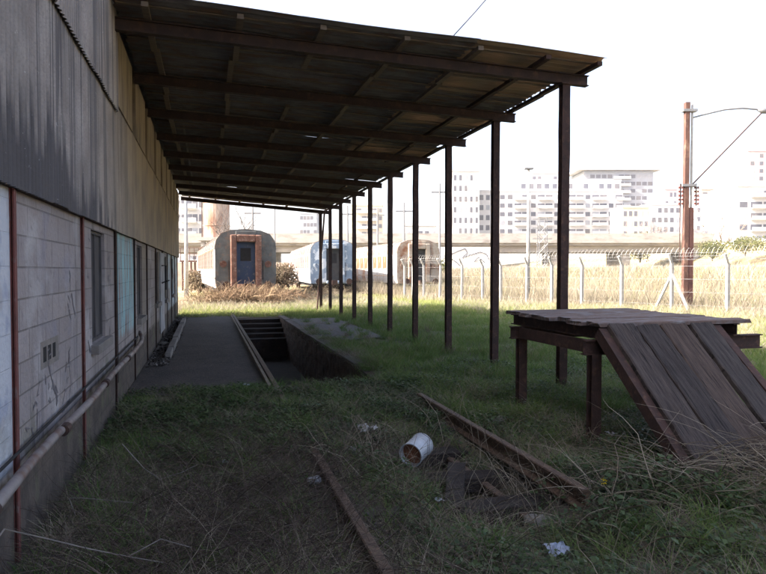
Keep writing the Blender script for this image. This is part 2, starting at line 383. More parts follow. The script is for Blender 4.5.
# door furniture and brackets on the far bays
doorm = mat('grey_door_paint', (.40,.40,.42), (.25,.25,.26), 4, (1,1,.3), c3=(.12,.07,.05), scale3=5, thr3=.6)
mb = MB(); mb.box(WX, WX+.03, 14.9, 16.3, .2, 2.05); dr = wb(mb, 'door', doorm)
mb = MB(); mb.tube([(WX+.05, 15.0, 1.35), (WX+.16, 15.0, 1.4), (WX+.16, 15.9, 1.4), (WX+.05, 15.9, 1.35)], .015, 6); mb.tube([(WX+.05, 15.0, 1.75), (WX+.14, 15.0, 1.75), (WX+.14, 15.0, 1.2)], .015, 6); wb(mb, 'bar', dark, dr)
mb = MB(); mb.box(WX-.002, WX+.012, 7.96, 8.02, .3, 2.1); wb(mb, 'joint_strip', dark)
# three ventilation slots: near-black boxes paint in the shade of the openings
for k in range(3):
    mb = MB(); mb.box(WX-.05, WX+.003, 4.52+k*.13, 4.60+k*.13, 1.04, 1.14); wb(mb, 'vent_slot', dark)
mb = MB(); mb.box(WX-.03, WX+.0015, 4.46, 4.96, 1.0, 1.18); wb(mb, 'vent_block', mat('vent_mortar', (.20,.17,.15), (.14,.12,.11), 8))
# scribbled graffiti, thin strokes of spray paint
gb = mat('spray_paint', (.10,.088,.10), (.17,.15,.155), 9, bump=0)
def stroke(mb, pts, wd, x=WX+.003):
    for (a, b_) in zip(pts[:-1], pts[1:]):
        a = Vector(a); b_ = Vector(b_); t = (b_-a).normalized(); nn = Vector((-t.y, t.x))*wd/2; a -= t*wd*.3; b_ += t*wd*.3
        q = [a+nn, b_+nn, b_-nn, a-nn]; k = len(mb.v); x += .00005
        mb.v += [(x, p.x, p.y) for p in q]; mb.f.append((k, k+1, k+2, k+3))
for sd_, (cy, cz, sc, nn) in enumerate([(4.75,.9,.16,9),(5.25,.78,.13,8),(6.05,1.75,.16,5),(6.1,1.05,.12,9),(7.3,1.0,.12,8),(7.45,1.7,.14,6),(3.2,1.0,.2,8),(5.5,1.35,.1,4),(4.3,.72,.08,5),(12.2,1.3,.1,8)]):
    rr = random.Random(sd_*7+3); mb = MB(); p = []
    ang = rr.uniform(0, 6)
    for k in range(nn*4):
        ang += rr.uniform(-.9, 1.0); p.append((cy+sc*math.cos(ang)*rr.uniform(.5, .8)+k*.002, cz+sc*1.6*math.sin(ang*.7)*rr.uniform(.6, .9)))
    p = p[::2]
    stroke(mb, p, .011)
    for _ in range(6):
        mb2 = MB(); a_ = (cy+rr.uniform(-.2,.2), cz+rr.uniform(-.22,.22)); stroke(mb2, [a_, (a_[0]+rr.uniform(-.05,.05), a_[1]+rr.uniform(-.07,.07)), (a_[0]+rr.uniform(-.06,.06), a_[1]+rr.uniform(-.1,.1))], rr.uniform(.006,.013)); wb(mb2, 'graffiti', gb)
    wb(mb, 'graffiti', gb)

# kerb with debris near the far wall
mb = MB()
for k in range(9):
    mb.box(-.76+random.uniform(-.01,.01), -.64+random.uniform(-.01,.01), 12+k*.95, 12+k*.95+.93, -.02, .13+random.uniform(-.01,.01))
k_ = mb.build('kerb', concrete, bevel=.012); k_['kind'] = 'structure'

# ------------------------------------------------------------------ canopy
cp = thing('platform_canopy', (1.8, 16, 0), 0, 'long lean-to canopy of rusty posts and old roofing sheets beside the warehouse', 'canopy')
CI = Matrix.Translation((-1.8, -16, 0))
def cb_(mb, name, m, **k):
    o = mb.build(name, m, cp, **k); o.matrix_parent_inverse = CI; return o
def zc(y): return 4.13-.012*(y-7.37)/1.834          # underside at the posts
def zw(y): return 4.26+.014*(y-7.37)/1.834          # underside at the wall
def zb(x, y): t = (x+1)/5.6; return zw(y)*(1-t)+zc(y)*t
NY = [7.37+2.04*k for k in range(10)]
for k, yy in enumerate(NY):
    mb = MB(); dx = random.uniform(-.02, .02); dy = random.uniform(-.02, .02)
    prof = IB(.115,.10,.012); vs_ = []; NS = 14
    for i in range(NS+1):
        z_ = -.2+(zb(4.6, yy)+.2)*i/NS
        vs_ += [(4.6+dx*i/NS+a_+random.uniform(-.004,.004), yy+dy*i/NS+c_+random.uniform(-.003,.003), z_) for a_, c_ in prof]
    P_ = len(prof); mb.add(vs_, [(i*P_+q, i*P_+(q+1)%P_, (i+1)*P_+(q+1)%P_, (i+1)*P_+q) for i in range(NS) for q in range(P_)]+[tuple(range(P_))[::-1], tuple(NS*P_+q for q in range(P_))])
    cb_(mb, 'post', rust)
    mb = MB(); mb.box(4.6+dx-.09, 4.6+dx+.09, yy+dy-.08, yy+dy+.08, zb(4.6, yy)-.022, zb(4.6, yy)-.002); cb_(mb, 'cap_plate', rust)
    mb = MB(); a, b_ = (-.96, yy, zb(-.96, yy)+.07), (4.96, yy, zb(4.96, yy)+.07)
    mb.sweep(IB(.09,.14,.012), a, b_); cb_(mb, 'cross_beam', beam_m)
mb = MB(); mb.tube([(4.15, NY[8]+.4, 0), (4.5, NY[8]+.6, 4.0)], .035, 8); cb_(mb, 'leaning_brace', rust)
for x in (-.6, .35, 1.3, 2.25, 3.2, 4.15, 4.85):
    for q in range(10):
        mb = MB()
        a = 6.95 if q == 0 else NY[q]-1.02; e = NY[q]+1.02 if q < 9 else 26.0
        if q and random.random() < .04: continue
        j = random.uniform(-.03, .03)
        mb.sweep([(-.035,0),(.035,0),(.035,.05),(-.035,.05)], (x+j, a, zb(x, a)+.142), (x+j+random.uniform(-.02,.02), e-.01, zb(x, e)+.142))
        cb_(mb, 'purlin', rust if x > 4 else woodunder)
beige = bpy.data.materials.new('translucent_roof_sheet'); beige.use_nodes = True
n = beige.node_tree.nodes; l = beige.node_tree.links
t = n.new('ShaderNodeBsdfTranslucent'); t.inputs[0].default_value = (.24,.18,.12,1); n['Principled BSDF'].inputs['Base Color'].default_value = (.25,.19,.13,1)
nn_ = n.new('ShaderNodeTexNoise'); nn_.inputs['Scale'].default_value = 2.5; tt = n.new('ShaderNodeTexCoord'); l.new(tt.outputs['Object'], nn_.inputs[0])
rr_ = n.new('ShaderNodeMapRange'); rr_.inputs[1].default_value = .35; rr_.inputs[2].default_value = .6; rr_.inputs[4].default_value = .6; l.new(nn_.outputs['Fac'], rr_.inputs[0])
ms = n.new('ShaderNodeMixShader'); l.new(rr_.outputs[0], ms.inputs[0]); l.new(n['Principled BSDF'].outputs[0], ms.inputs[1]); l.new(t.outputs[0], ms.inputs[2]); l.new(ms.outputs[0], n['Material Output'].inputs[0])
def rsheet(x0, x1, y0, y1, m, lift, tilt):
    mb = MB(); k = 6; pitch = .13; N = int((y1-y0)/pitch*k); vs = []
    nx = 6; rag = [random.uniform(-.03, .03) for _ in range(N+1)]
    for i in range(N+1):
        yy = y0+(y1-y0)*i/N
        for j in range(nx+1):
            xx = x0+(x1-x0)*j/nx + (rag[i]*.6 if j in (0, nx) else 0)
            z = zb(xx, yy)+.215+lift+tilt*(yy-y0)+.014*math.sin(2*math.pi*(yy-y0)/pitch)+.012*math.sin(xx*1.7+y0*3)
            vs += [(xx, yy, z), (xx, yy, z+.004)]
    W = 2*(nx+1); fs = []
    for i in range(N):
        for j in range(nx):
            a = i*W+2*j; fs += [(a, a+2, a+W+2, a+W), (a+1, a+W+1, a+W+3, a+3)]
        fs += [(i*W, i*W+W, i*W+W+1, i*W+1), (i*W+2*nx, i*W+2*nx+1, i*W+W+2*nx+1, i*W+W+2*nx)]
    for i in (0, N):
        for j in range(nx): a = i*W+2*j; fs.append((a, a+1, a+3, a+2))
    mb.add(vs, fs); return cb_(mb, 'roof_sheet', m)
y0 = 6.86; row = 0
while y0 < 25.9:
    y1 = min(y0+1.0, 26.05)
    for q, (x0, x1) in enumerate(((-.93, 1.15), (1.02, 3.1), (2.98, 4.88))):
        isb = (q == 2 and row in (0, 1, 3, 6))
        jy = random.uniform(-.03, .03) if row else random.uniform(-.09, .06)
        rsheet(x0+random.uniform(-.04,.04)*(q > 0), x1+random.uniform(-.09,.07), y0+jy, y1+.09, beige if isb else roofsheet, .006*q+random.uniform(0,.012), random.uniform(.001,.006))
    y0 += 1.0; row += 1
# thin battens seen between the beams
for q in range(38):
    yy = 7.1+q*.5
    if min(abs(yy-t_) for t_ in NY) < .12: continue
    mb = MB(); x0 = -.9; x1 = 4.84
    mb.sweep([(-.025,0),(.025,0),(.025,.012),(-.025,.012)], (x0, yy, zb(x0, yy)+.194), (x1, yy+random.uniform(-.05,.05), zb(x1, yy)+.194)); cb_(mb, 'batten', woodunder)
# torn plastic caught on the roof edge
mb = MB(); base = at(361, 7.9, 40)
for k in range(14):
    a = Vector(base)+Vector((random.uniform(-.05,.05), random.uniform(-.02,.02), random.uniform(-.06,.06)))
    mb.tube([a, a+Vector((random.uniform(-.04,.04), 0, random.uniform(-.03,.06))), a+Vector((random.uniform(-.06,.06), .01, random.uniform(-.06,.02)))], .004, 4)
tag(mb.build('plastic_scrap', whitepaint), 'shredded white plastic snagged on the front edge of the canopy roof', 'litter')
# overhead cable leaving the roof
mb = MB(); a = Vector(at(440, 8.4, 52)); e = Vector(at(560, 14, -110))
mb.tube([a+(e-a)*t_-Vector((0,0,.25*math.sin(math.pi*t_))) for t_ in [i/10 for i in range(11)]], .008, 5)
tag(mb.build('overhead_cable', rust), 'thin dark cable rising from the canopy roof into the white sky', 'cable')

# ------------------------------------------------------------------ inspection pit and track
pt = thing('inspection_pit', (1.7, 9, 0), 0, 'deep dark inspection pit between the rails with steps at its far end', 'pit')
PI_ = Matrix.Translation((-1.7, -9, 0))
def pb(mb, name, m, **k):
    o = mb.build(name, m, pt, **k); o.matrix_parent_inverse = PI_; return o
mb = MB(); mb.box(.8, 2.6, 8.7, 22.1, -1.25, -1.1); pb(mb, 'floor', mat('pit_mud', (.04,.029,.022), (.022,.017,.014), 4, bump=.8))
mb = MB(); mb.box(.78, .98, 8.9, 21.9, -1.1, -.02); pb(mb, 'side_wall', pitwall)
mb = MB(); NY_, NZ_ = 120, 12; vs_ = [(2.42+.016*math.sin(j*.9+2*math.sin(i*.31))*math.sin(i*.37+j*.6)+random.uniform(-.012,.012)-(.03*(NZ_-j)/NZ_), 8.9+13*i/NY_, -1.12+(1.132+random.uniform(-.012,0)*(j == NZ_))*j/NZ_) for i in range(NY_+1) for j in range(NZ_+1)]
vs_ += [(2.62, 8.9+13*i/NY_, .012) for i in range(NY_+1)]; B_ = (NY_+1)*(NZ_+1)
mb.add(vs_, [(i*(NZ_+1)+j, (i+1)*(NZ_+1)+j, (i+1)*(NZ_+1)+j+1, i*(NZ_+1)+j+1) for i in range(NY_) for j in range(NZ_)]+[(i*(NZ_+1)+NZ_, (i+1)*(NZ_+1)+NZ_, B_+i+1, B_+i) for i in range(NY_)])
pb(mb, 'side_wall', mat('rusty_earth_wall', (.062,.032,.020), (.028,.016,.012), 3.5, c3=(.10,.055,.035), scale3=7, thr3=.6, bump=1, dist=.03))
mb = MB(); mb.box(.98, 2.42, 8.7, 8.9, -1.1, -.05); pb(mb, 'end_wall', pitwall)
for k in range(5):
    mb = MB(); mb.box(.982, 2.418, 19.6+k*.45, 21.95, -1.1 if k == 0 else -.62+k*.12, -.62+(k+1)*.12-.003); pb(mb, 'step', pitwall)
mb = MB(); mb.box(.79, .835, 8.55, 22.2, .0, .085); pb(mb, 'edge_timber', mat('tan_timber', (.24,.19,.14), (.15,.115,.085), 4, (4,1,4), bump=.5), bevel=.005)
mb = MB()
yy = 9.3
yy = 10.3
while yy < 21.9:
    L = random.uniform(1.2, 2.0); mb.box(2.40+random.uniform(-.01,.01), 2.60, yy, min(yy+L-.02, 22), .014, .05+random.uniform(-.008,.008)); yy += L
pb(mb, 'coping', mat('coping_stone', (.11,.085,.075), (.06,.045,.04), 4, bump=.9), bevel=.008)

def rail(name, x, y0, y1, z, label, bend=0):
    mb = MB(); N = 24; prof = RAIL; vs = []
    for i in range(N+1):
        t_ = i/N; yy = y0+(y1-y0)*t_
        for (a, c_) in prof: vs.append((x+a+bend*math.sin(t_*math.pi), yy, z+c_))
    P = len(prof); fs = [(i*P+k, i*P+(k+1)%P, (i+1)*P+(k+1)%P, (i+1)*P+k) for i in range(N) for k in range(P)]+[tuple(range(P))[::-1], tuple(N*P+k for k in range(P))]
    mb.add(vs, fs); o = mb.build(name, rail_m); return tag(o, label, 'rail')
rail('rail', .9, .9, 23.6, -.07, 'long rusty rail running past the tin and along the left edge of the pit')
rail('rail', 2.55, 3.75, 7.3, -.03, 'short rusty rail lying in weeds in front of the plank ramp')
rail('rail', 2.2, 3.5, 5.7, -.27, 'sunken dark guard rail beside the short rusty rail', bend=.03)
def sleeper(x0, x1, y, z, rz, label, w_=.22, h=.12):
    mb = MB(); L = x1-x0; nseg = 10
    M = Matrix.Translation(((x0+x1)/2, y, z)) @ Matrix.Rotation(rz, 4, 'Z') @ Matrix.Rotation(random.uniform(-.05,.05), 4, 'Y')
    vs = []; 
    for i in range(nseg+1):
        xx = -L/2+L*i/nseg
        for (a, c_) in ((-w_/2,0),(w_/2,0),(w_/2,h),(0,h*.96),(-w_/2,h)):
            vs.append(M @ Vector((xx, a+random.uniform(-.008,.008), c_+random.uniform(-.008,.008))))
    fs = [(i*5+k, i*5+(k+1)%5, (i+1)*5+(k+1)%5, (i+1)*5+k) for i in range(nseg) for k in range(5)]+[(0,1,2,3,4),tuple(nseg*5+k for k in (4,3,2,1,0))]
    mb.add(vs, fs); o = mb.build('sleeper', sleeper_m, bevel=.006); return tag(o, label, 'sleeper', 'rotting sleepers of the overgrown track')
sleeper(.75, 2.7, 4.15, -.20, .03, 'rotten timber sleeper across the track nearest the camera')
sleeper(1.3, 2.7, 4.85, -.21, -.04, 'rotten timber sleeper in the hollow just nearer than the white tin')
sleeper(1.4, 2.75, 5.55, -.2, .06, 'rotten timber sleeper in the hollow just beyond the white tin')
sleeper(1.5, 2.8, 6.3, -.16, 0, 'weathered sleeper at the far end of the hollow')
tag(sleeper(1.35, 2.35, 4.45, -.1, 1.15, 'loose dark timber lying skewed in the track hollow', .14, .1), 'loose dark timber lying skewed in the track hollow', 'timber')

# ------------------------------------------------------------------ timber ramp and its deck
DX0, DY0, DZ = 3.47, 4.92, 1.165
dk = thing('loading_ramp', (4.3, 5.6, 0), 0, 'rusty steel loading stand with a plank deck and steep weathered plank ramp', 'ramp')
DI = Matrix.Translation((-4.3, -5.6, 0))
def db(mb, name, m, **k):
    o = mb.build(name, m, dk, **k); o.matrix_parent_inverse = DI; return o
for (x, y) in ((3.48, 5.02), (3.5, 6.45), (5.05, 5.15), (5.1, 6.5)):
    mb = MB(); mb.sweep(IB(.10,.09,.012), (x, y, -.2), (x, y, .86), up=(0,1,0)); db(mb, 'leg', rust)
for y in (5.02, 6.45):
    mb = MB(); mb.sweep(IB(.08,.14,.012), (3.36, y, .93), (5.42, y, .93)); db(mb, 'cross_beam', rust)
for x in (3.56, 4.3, 5.05):
    mb = MB(); mb.sweep(IB(.08,.118,.01), (x, 4.94, 1.06), (x, 6.75, 1.06)); db(mb, 'joist', rust)
mb = MB(); mb.box(3.44, 3.48, 5.1, 6.4, .87, .99); db(mb, 'side_beam', rust)
def plank(L, W, T, m, name, M, cr=0):
    mb = MB(); nL = 16; vs = []; wa = [random.uniform(-.008,.008) for _ in range(nL+1)]; wb_ = [random.uniform(-.008,.008) for _ in range(nL+1)]; bow = random.uniform(-.012,.012)
    for i in range(nL+1):
        yy = L*i/nL
        for (a, c_) in ((-W/2+wa[i],0),(W/2+wb_[i],0),(W/2+wb_[i],T-.008),(W/2-.012+wb_[i],T),(W*.1,T-.004+random.uniform(-.004,.004)),(-W*.15,T+random.uniform(-.004,.004)),(-W/2+.012+wa[i],T),(-W/2+wa[i],T-.008)):
            e = random.uniform(-.012,.012) if i in (0, nL) else 0
            vs.append(M @ Vector((a+bow*math.sin(math.pi*i/nL), yy+e, c_)))
    fs = [(i*8+k, i*8+(k+1)%8, (i+1)*8+(k+1)%8, (i+1)*8+k) for i in range(nL) for k in range(8)]+[tuple(range(8))[::-1], tuple(nL*8+k for k in range(8))]
    mb.add(vs, fs); return db(mb, name, m)
# deck boards run along X
y = DY0-.02
while y < 6.78:
    W = random.uniform(.19, .26)
    L = random.uniform(1.55, 1.78); x0 = DX0-.02+random.uniform(-.07,.03)
    if y < 5: x0 = DX0-.02; L = 1.72
    M = Matrix.Translation((x0, y+W/2, 1.122+random.uniform(0,.012))) @ Matrix.Rotation(-math.pi/2+random.uniform(-.015,.015), 4, 'Z')
    plank(L, W, .04, plank_top, 'deck_board', M); y += W+random.uniform(.004, .03)
plank_tones = [plank_m]+[mat('weathered_plank_wood', a_, b_, 3, (14,1.1,1.1), c3=(.012,.009,.008), scale3=4+q_, thr3=.585+.01*q_, w3=.025, stretch3=(18,.7,.7), rough=.9, bump=1, bscale=10, dist=.02) for q_, (a_, b_) in enumerate((((.065,.05,.046),(.032,.024,.022)), ((.10,.07,.056),(.05,.033,.028)), ((.075,.06,.055),(.03,.024,.023))))]
# ramp planks from the deck's front edge down to the weeds
ang = math.atan2(1.0, 1.13)
x = 3.53
MR = lambda x_, dz=0: Matrix.Translation((x_, DY0-.0, 1.085+dz)) @ Matrix.Rotation(ang, 4, 'X') @ Matrix.Rotation(math.pi, 4, 'Z')
for i, W in enumerate((.275, .265, .29, .26, .0, .0)):
    if i == 4: break
    M = Matrix.Translation((x+W/2, DY0+.0+random.uniform(-.02,.01), 1.10+random.uniform(0,.02))) @ Matrix.Rotation(random.uniform(-.018,.018), 4, 'Z') @ Matrix.Rotation(-(math.pi-ang), 4, 'X')
    # local +y goes down the slope; flip so thickness is upward
    M = M @ Matrix.Rotation(math.pi, 4, 'Y')
    plank(1.62+random.uniform(-.05,.05), W, .05, plank_tones[i], 'ramp_plank', M); x += W+(.045 if i == 2 else random.uniform(.014,.022))
for k in range(3):
    for f_ in (.12, .95):
        pp = Vector((3.68+k*.3, DY0-f_*1.1, 1.135-f_*1.1*math.tan(ang))); mb = MB(); mb.tube([pp, pp+Vector((0,-.012,.014))], .012, 8); db(mb, 'bolt_head', rust)
for x in (3.485, 4.77):
    mb = MB(); mb.sweep([(-.04,-.05),(.04,-.05),(.04,.055),(-.04,.055)], (x, DY0+.02, 1.075), (x, DY0-1.2, 1.075-1.2*math.tan(ang))); db(mb, 'ramp_stringer', rust)
for f_ in (.25, .75):
    mb = MB(); mb.sweep([(-.03,-.03),(.03,-.03),(.03,.03),(-.03,.03)], (3.5, DY0-1.1*f_, 1.02-1.1*f_*math.tan(ang)), (4.8, DY0-1.1*f_, 1.02-1.1*f_*math.tan(ang))); db(mb, 'crosspiece', rust)

# ------------------------------------------------------------------ vegetation generators (numpy)
def mesh_np(name, V, Fq, rnd, m, label, cat=None, kind='stuff'):
    me = bpy.data.meshes.new(name); nv = len(V); nf = len(Fq); k = Fq.shape[1]
    me.vertices.add(nv); me.vertices.foreach_set('co', V.astype(np.float32).ravel())
    me.loops.add(nf*k); me.loops.foreach_set('vertex_index', Fq.astype(np.int32).ravel())
    me.polygons.add(nf); me.polygons.foreach_set('loop_start', np.arange(0, nf*k, k, dtype=np.int32))
    me.update(calc_edges=True)
    at_ = me.attributes.new('rnd', 'FLOAT', 'POINT'); at_.data.foreach_set('value', rnd.astype(np.float32))
    me.materials.append(m); o = bpy.data.objects.new(name, me); COL.objects.link(o); return tag(o, label, cat, None, kind)
def blades(x, y, z0, h, w_, lean, curl=.5, seg=3):
    """tapered curved blades; returns V, quads (last one degenerate-free narrow)"""
    N = len(x); a = rng.uniform(0, 2*np.pi, N); b_ = rng.uniform(0, 2*np.pi, N)
    L = rng.uniform(.3, 1, N)*lean
    dirx, diry = np.cos(a), np.sin(a); sx, sy = np.cos(b_)*w_/2, np.sin(b_)*w_/2
    V = np.zeros((N, (seg+1)*2, 3))
    for i in range(seg+1):
        t_ = i/seg; off = h*L*(t_*(1-curl)+t_*t_*curl*1.6); hz = h*(t_-L*curl*.6*t_*t_)
        wt = 1-t_*.9
        for s_, k in ((-1, 0), (1, 1)):
            V[:, 2*i+k, 0] = x+dirx*off+s_*sx*wt; V[:, 2*i+k, 1] = y+diry*off+s_*sy*wt; V[:, 2*i+k, 2] = z0+hz
    base = (np.arange(N)*(seg+1)*2)[:, None]
    Fq = np.concatenate([base+np.array([2*i, 2*i+1, 2*i+3, 2*i+2]) for i in range(seg)], 0)
    return V.reshape(-1, 3), Fq
def vnoise(x, y, sc, sd_=0):
    return (np.sin(x*sc+1.3*sd_)*np.cos(y*sc*1.13-sd_)+np.sin(x*sc*2.3+y*sc*1.7+sd_*2)*.6+np.sin(x*sc*.7-y*sc*2.9+sd_)*.4)/2
def grass(name, N, x0, x1, y0, y1, h, w_, lean, m, label, mask=None, dense=None, curl=.5, clump=.6, seg=3, rb=0):
    x = rng.uniform(x0, x1, N); y = y0+(y1-y0)*rng.uniform(0, 1, N)**(dense or 1)
    nn = vnoise(x, y, 1.9, sum(map(ord, name)) % 17)+.5*vnoise(x, y, 5.1, 3)
    keep = rng.uniform(-1, 1, N) < nn*clump*1.6+.5
    if mask is not None: keep &= mask(x, y)
    keep &= ~((x > .82) & (x < 2.62) & (y > 8.8) & (y < 22))
    x, y, nn = x[keep], y[keep], nn[keep]
    hh = rng.uniform(h[0], h[1], len(x))*(1+.5*np.clip(nn, -1, 1))
    V, Fq = blades(x, y, hgt(x, y)-.01, hh, w_*rng.uniform(.6, 1.4, len(x)), lean, curl, seg)
    rr = np.clip(rng.uniform(0, 1, len(x))*.7+.3*(nn*.5+.5)+rb, 0, 1)
    return mesh_np(name, V, Fq, np.repeat(rr, (seg+1)*2), m, label)
def leaves(name, N, x0, x1, y0, y1, size, hmax, m, label, mask=None, dense=1, th=0.0):
    x = rng.uniform(x0, x1, N); y = y0+(y1-y0)*rng.uniform(0, 1, N)**dense
    nn = vnoise(x, y, 2.6, 5)+.6*vnoise(x, y, 7.3, 2)
    keep = nn+rng.uniform(-.5, .5, N) > th
    if mask is not None: keep &= mask(x, y)
    keep &= ~((x > .82) & (x < 2.62) & (y > 8.8) & (y < 22))
    x, y, nn = x[keep], y[keep], nn[keep]; N = len(x)
    z = hgt(x, y)+rng.uniform(0, 1, N)**1.3*hmax*(.6+.6*np.clip(nn, 0, 1))
    s_ = size*rng.uniform(.5, 1.5, N); a = rng.uniform(0, 2*np.pi, N); tl = rng.uniform(-.2, .9, N); rl = rng.uniform(-.6, .6, N)
    d = np.stack([np.cos(a)*np.cos(tl), np.sin(a)*np.cos(tl), np.sin(tl)], 1)
    sd_ = np.stack([-np.sin(a)*np.cos(rl), np.cos(a)*np.cos(rl), np.sin(rl)], 1)
    p = np.stack([x, y, z], 1); S1 = s_[:, None]
    V = np.stack([p, p+d*S1*.5+sd_*S1*.38, p+d*S1-np.array([0,0,.2])*S1, p+d*S1*.5-sd_*S1*.38], 1).reshape(-1, 3)
    Fq = (np.arange(N)*4)[:, None]+np.arange(4)
    return mesh_np(name, V, Fq, np.repeat(np.clip(rng.uniform(0, 1, N)*.8+.2*nn, 0, 1), 4), m, label)
def twigs(name, N, cx, cy, sx, sy, L, r, m, label, up=(.1, .6), z0=0, kink=.5, seg=5, box=False, kind='stuff'):
    if box: x = rng.uniform(cx-sx, cx+sx, N); y = rng.uniform(cy-sy, cy+sy, N)
    else: x = rng.normal(cx, sx, N); y = rng.normal(cy, sy, N)
    z = hgt(x, y)+rng.uniform(0, 1, N)*z0-.01
    keep = ~((x > .9) & (x < 2.5) & (y > 8.9) & (y < 22)) & (x > -.98); x, y, z = x[keep], y[keep], z[keep]; N = len(x)
    P = np.stack([x, y, z], 1); a = rng.uniform(0, 2*np.pi, N); e = rng.uniform(up[0], up[1], N)*np.pi/2
    ln = rng.uniform(L[0], L[1], N)/seg; rad = rng.uniform(.5, 1.3, N)*r
    V = np.zeros((N, seg+1, 3, 3)); 
    for i in range(seg+1):
        d = np.stack([np.cos(a)*np.cos(e), np.sin(a)*np.cos(e), np.sin(e)], 1)
        s1 = np.stack([-np.sin(a), np.cos(a), 0*a], 1); s2 = np.cross(d, s1)
        rr = (rad*(1-.75*i/seg))[:, None]
        for k in range(3):
            q = 2*np.pi*k/3; V[:, i, k] = P+(s1*math.cos(q)+s2*math.sin(q))*rr
        P = P+d*ln[:, None]; a = a+rng.normal(0, kink, N)*.6; e = e-rng.uniform(0, kink, N)*.55
        P[:, 2] = np.maximum(P[:, 2], hgt(P[:, 0], P[:, 1])+.005)
    base = (np.arange(N)*(seg+1)*3)[:, None]; F_ = []
    for i in range(seg):
        for k in range(3): F_.append(base+np.array([i*3+k, i*3+(k+1)%3, (i+1)*3+(k+1)%3, (i+1)*3+k]))
    return mesh_np(name, V.reshape(-1, 3), np.concatenate(F_, 0), np.repeat(rng.uniform(0, 1, N), (seg+1)*3), m, label, kind=kind)
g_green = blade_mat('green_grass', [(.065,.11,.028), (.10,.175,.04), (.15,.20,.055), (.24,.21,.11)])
g_lit = blade_mat('sunlit_grass', [(.14,.19,.045), (.22,.28,.07), (.31,.32,.12), (.44,.39,.21)], .45)  # brighter copy of the green grass, sunlight partly put into its colours
g_leaf = blade_mat('weed_leaf', [(.035,.05,.02), (.055,.085,.03), (.08,.11,.042), (.13,.12,.065)], .3, .5)
g_dry = blade_mat('dry_grass', [(.16,.135,.095), (.26,.22,.16), (.35,.305,.235), (.43,.385,.31)])
g_straw = blade_mat('dead_straw', [(.07,.052,.038), (.15,.115,.08), (.26,.21,.15), (.38,.32,.24)], .2)
g_twig = blade_mat('dead_twig', [(.03,.021,.017), (.055,.036,.028), (.09,.058,.045), (.15,.11,.085)], 0)

notpave = lambda x, y: ~((x < 2.45) & (y > 8.3+.35*np.sin(x*5))) & ~((abs(x-.9) < .12) & (y < 5.1)) & ~((abs(x-2.52) < .13) & (y > 3.6) & (y < 6.8)) & ~((abs(x-2.05+.08*np.sin(y*5)) < .32) & (abs(y-4.7) < 1.0) & (np.sin(x*37+y*23) < .75))
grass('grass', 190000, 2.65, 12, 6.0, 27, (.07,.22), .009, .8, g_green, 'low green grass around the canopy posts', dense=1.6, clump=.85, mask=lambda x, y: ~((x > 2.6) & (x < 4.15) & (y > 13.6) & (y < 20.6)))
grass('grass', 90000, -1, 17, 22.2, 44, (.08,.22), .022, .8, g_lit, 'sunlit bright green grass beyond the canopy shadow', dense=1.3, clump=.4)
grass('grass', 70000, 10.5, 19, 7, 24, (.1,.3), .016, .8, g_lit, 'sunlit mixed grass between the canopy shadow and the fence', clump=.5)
grass('dry_grass', 40000, 10, 20, 6, 26, (.15,.45), .014, .9, g_dry, 'dry straw between the canopy shadow and the fence', clump=.8)
grass('weeds', 60000, -1, 7.5, 1.4, 9, (.05,.17), .006, 1.1, g_green, 'green weeds and grass of the shaded foreground', mask=notpave)
leaves('ground_cover', 190000, -.6, 7.5, 2.0, 9.6, .03, .17, g_leaf, 'leafy green ground cover in the shade', mask=lambda x, y: notpave(x, y) & ((y > 5.2) | (x > 1.2)), th=-.12)
leaves('ground_cover', 40000, -1, 2.6, 6.3, 9.0, .036, .13, g_leaf, 'dense leafy weeds before the asphalt and the pit', mask=lambda x, y: (y < 8.2+.3*np.sin(x*4)), th=-.3)
leaves('litter_crumbs', 24000, -1, 2.5, 8.2, 22, .028, .006, g_straw, 'dry leaf litter strewn over the asphalt', mask=lambda x, y: x < .85, dense=1.8, th=.1)
leaves('litter_crumbs', 14000, .9, 6, 2.4, 9, .03, .03, g_straw, 'brown leaf litter among the weeds', th=.2)
leaves('leafy_weeds', 16000, 2.4, 6.5, 2.2, 4.3, .045, .22, g_leaf, 'broad leafed weeds at the lower right', th=.1)
grass('straw', 55000, -.95, 6.5, 1.4, 8, (.08,.26), .0045, 1.6, g_straw, 'dead straw tangled through the foreground weeds', mask=notpave, curl=.8, clump=.9)
twigs('dead_stems', 4200, .1, 3.8, .65, 1.2, (.15,.6), .0022, g_twig, 'tangle of dark dead stems beside the wall', (.05,.7), .12)
twigs('dead_stems', 300, .2, 3.3, .7, .8, (.2,.6), .0022, g_straw, 'scattered pale dead stems at the lower left', (.1,.8), .1)
twigs('dead_stems', 650, 4.2, 3.55, .9, .22, (.3,.9), .004, g_straw, 'brush of dead branches at the foot of the ramp', (.0,.5), .25)
twigs('dead_stems', 260, 2.2, 4.6, .4, .8, (.3,.8), .003, g_straw, 'arching dead grass stems over the track hollow', (.4,.95), .02, kink=.75)
twigs('dead_stems', 110, 1.45, 5.0, .25, .35, (.35,.75), .0035, g_straw, 'straw stems arching around the white tin', (.5,1.0), .02, kink=.8)
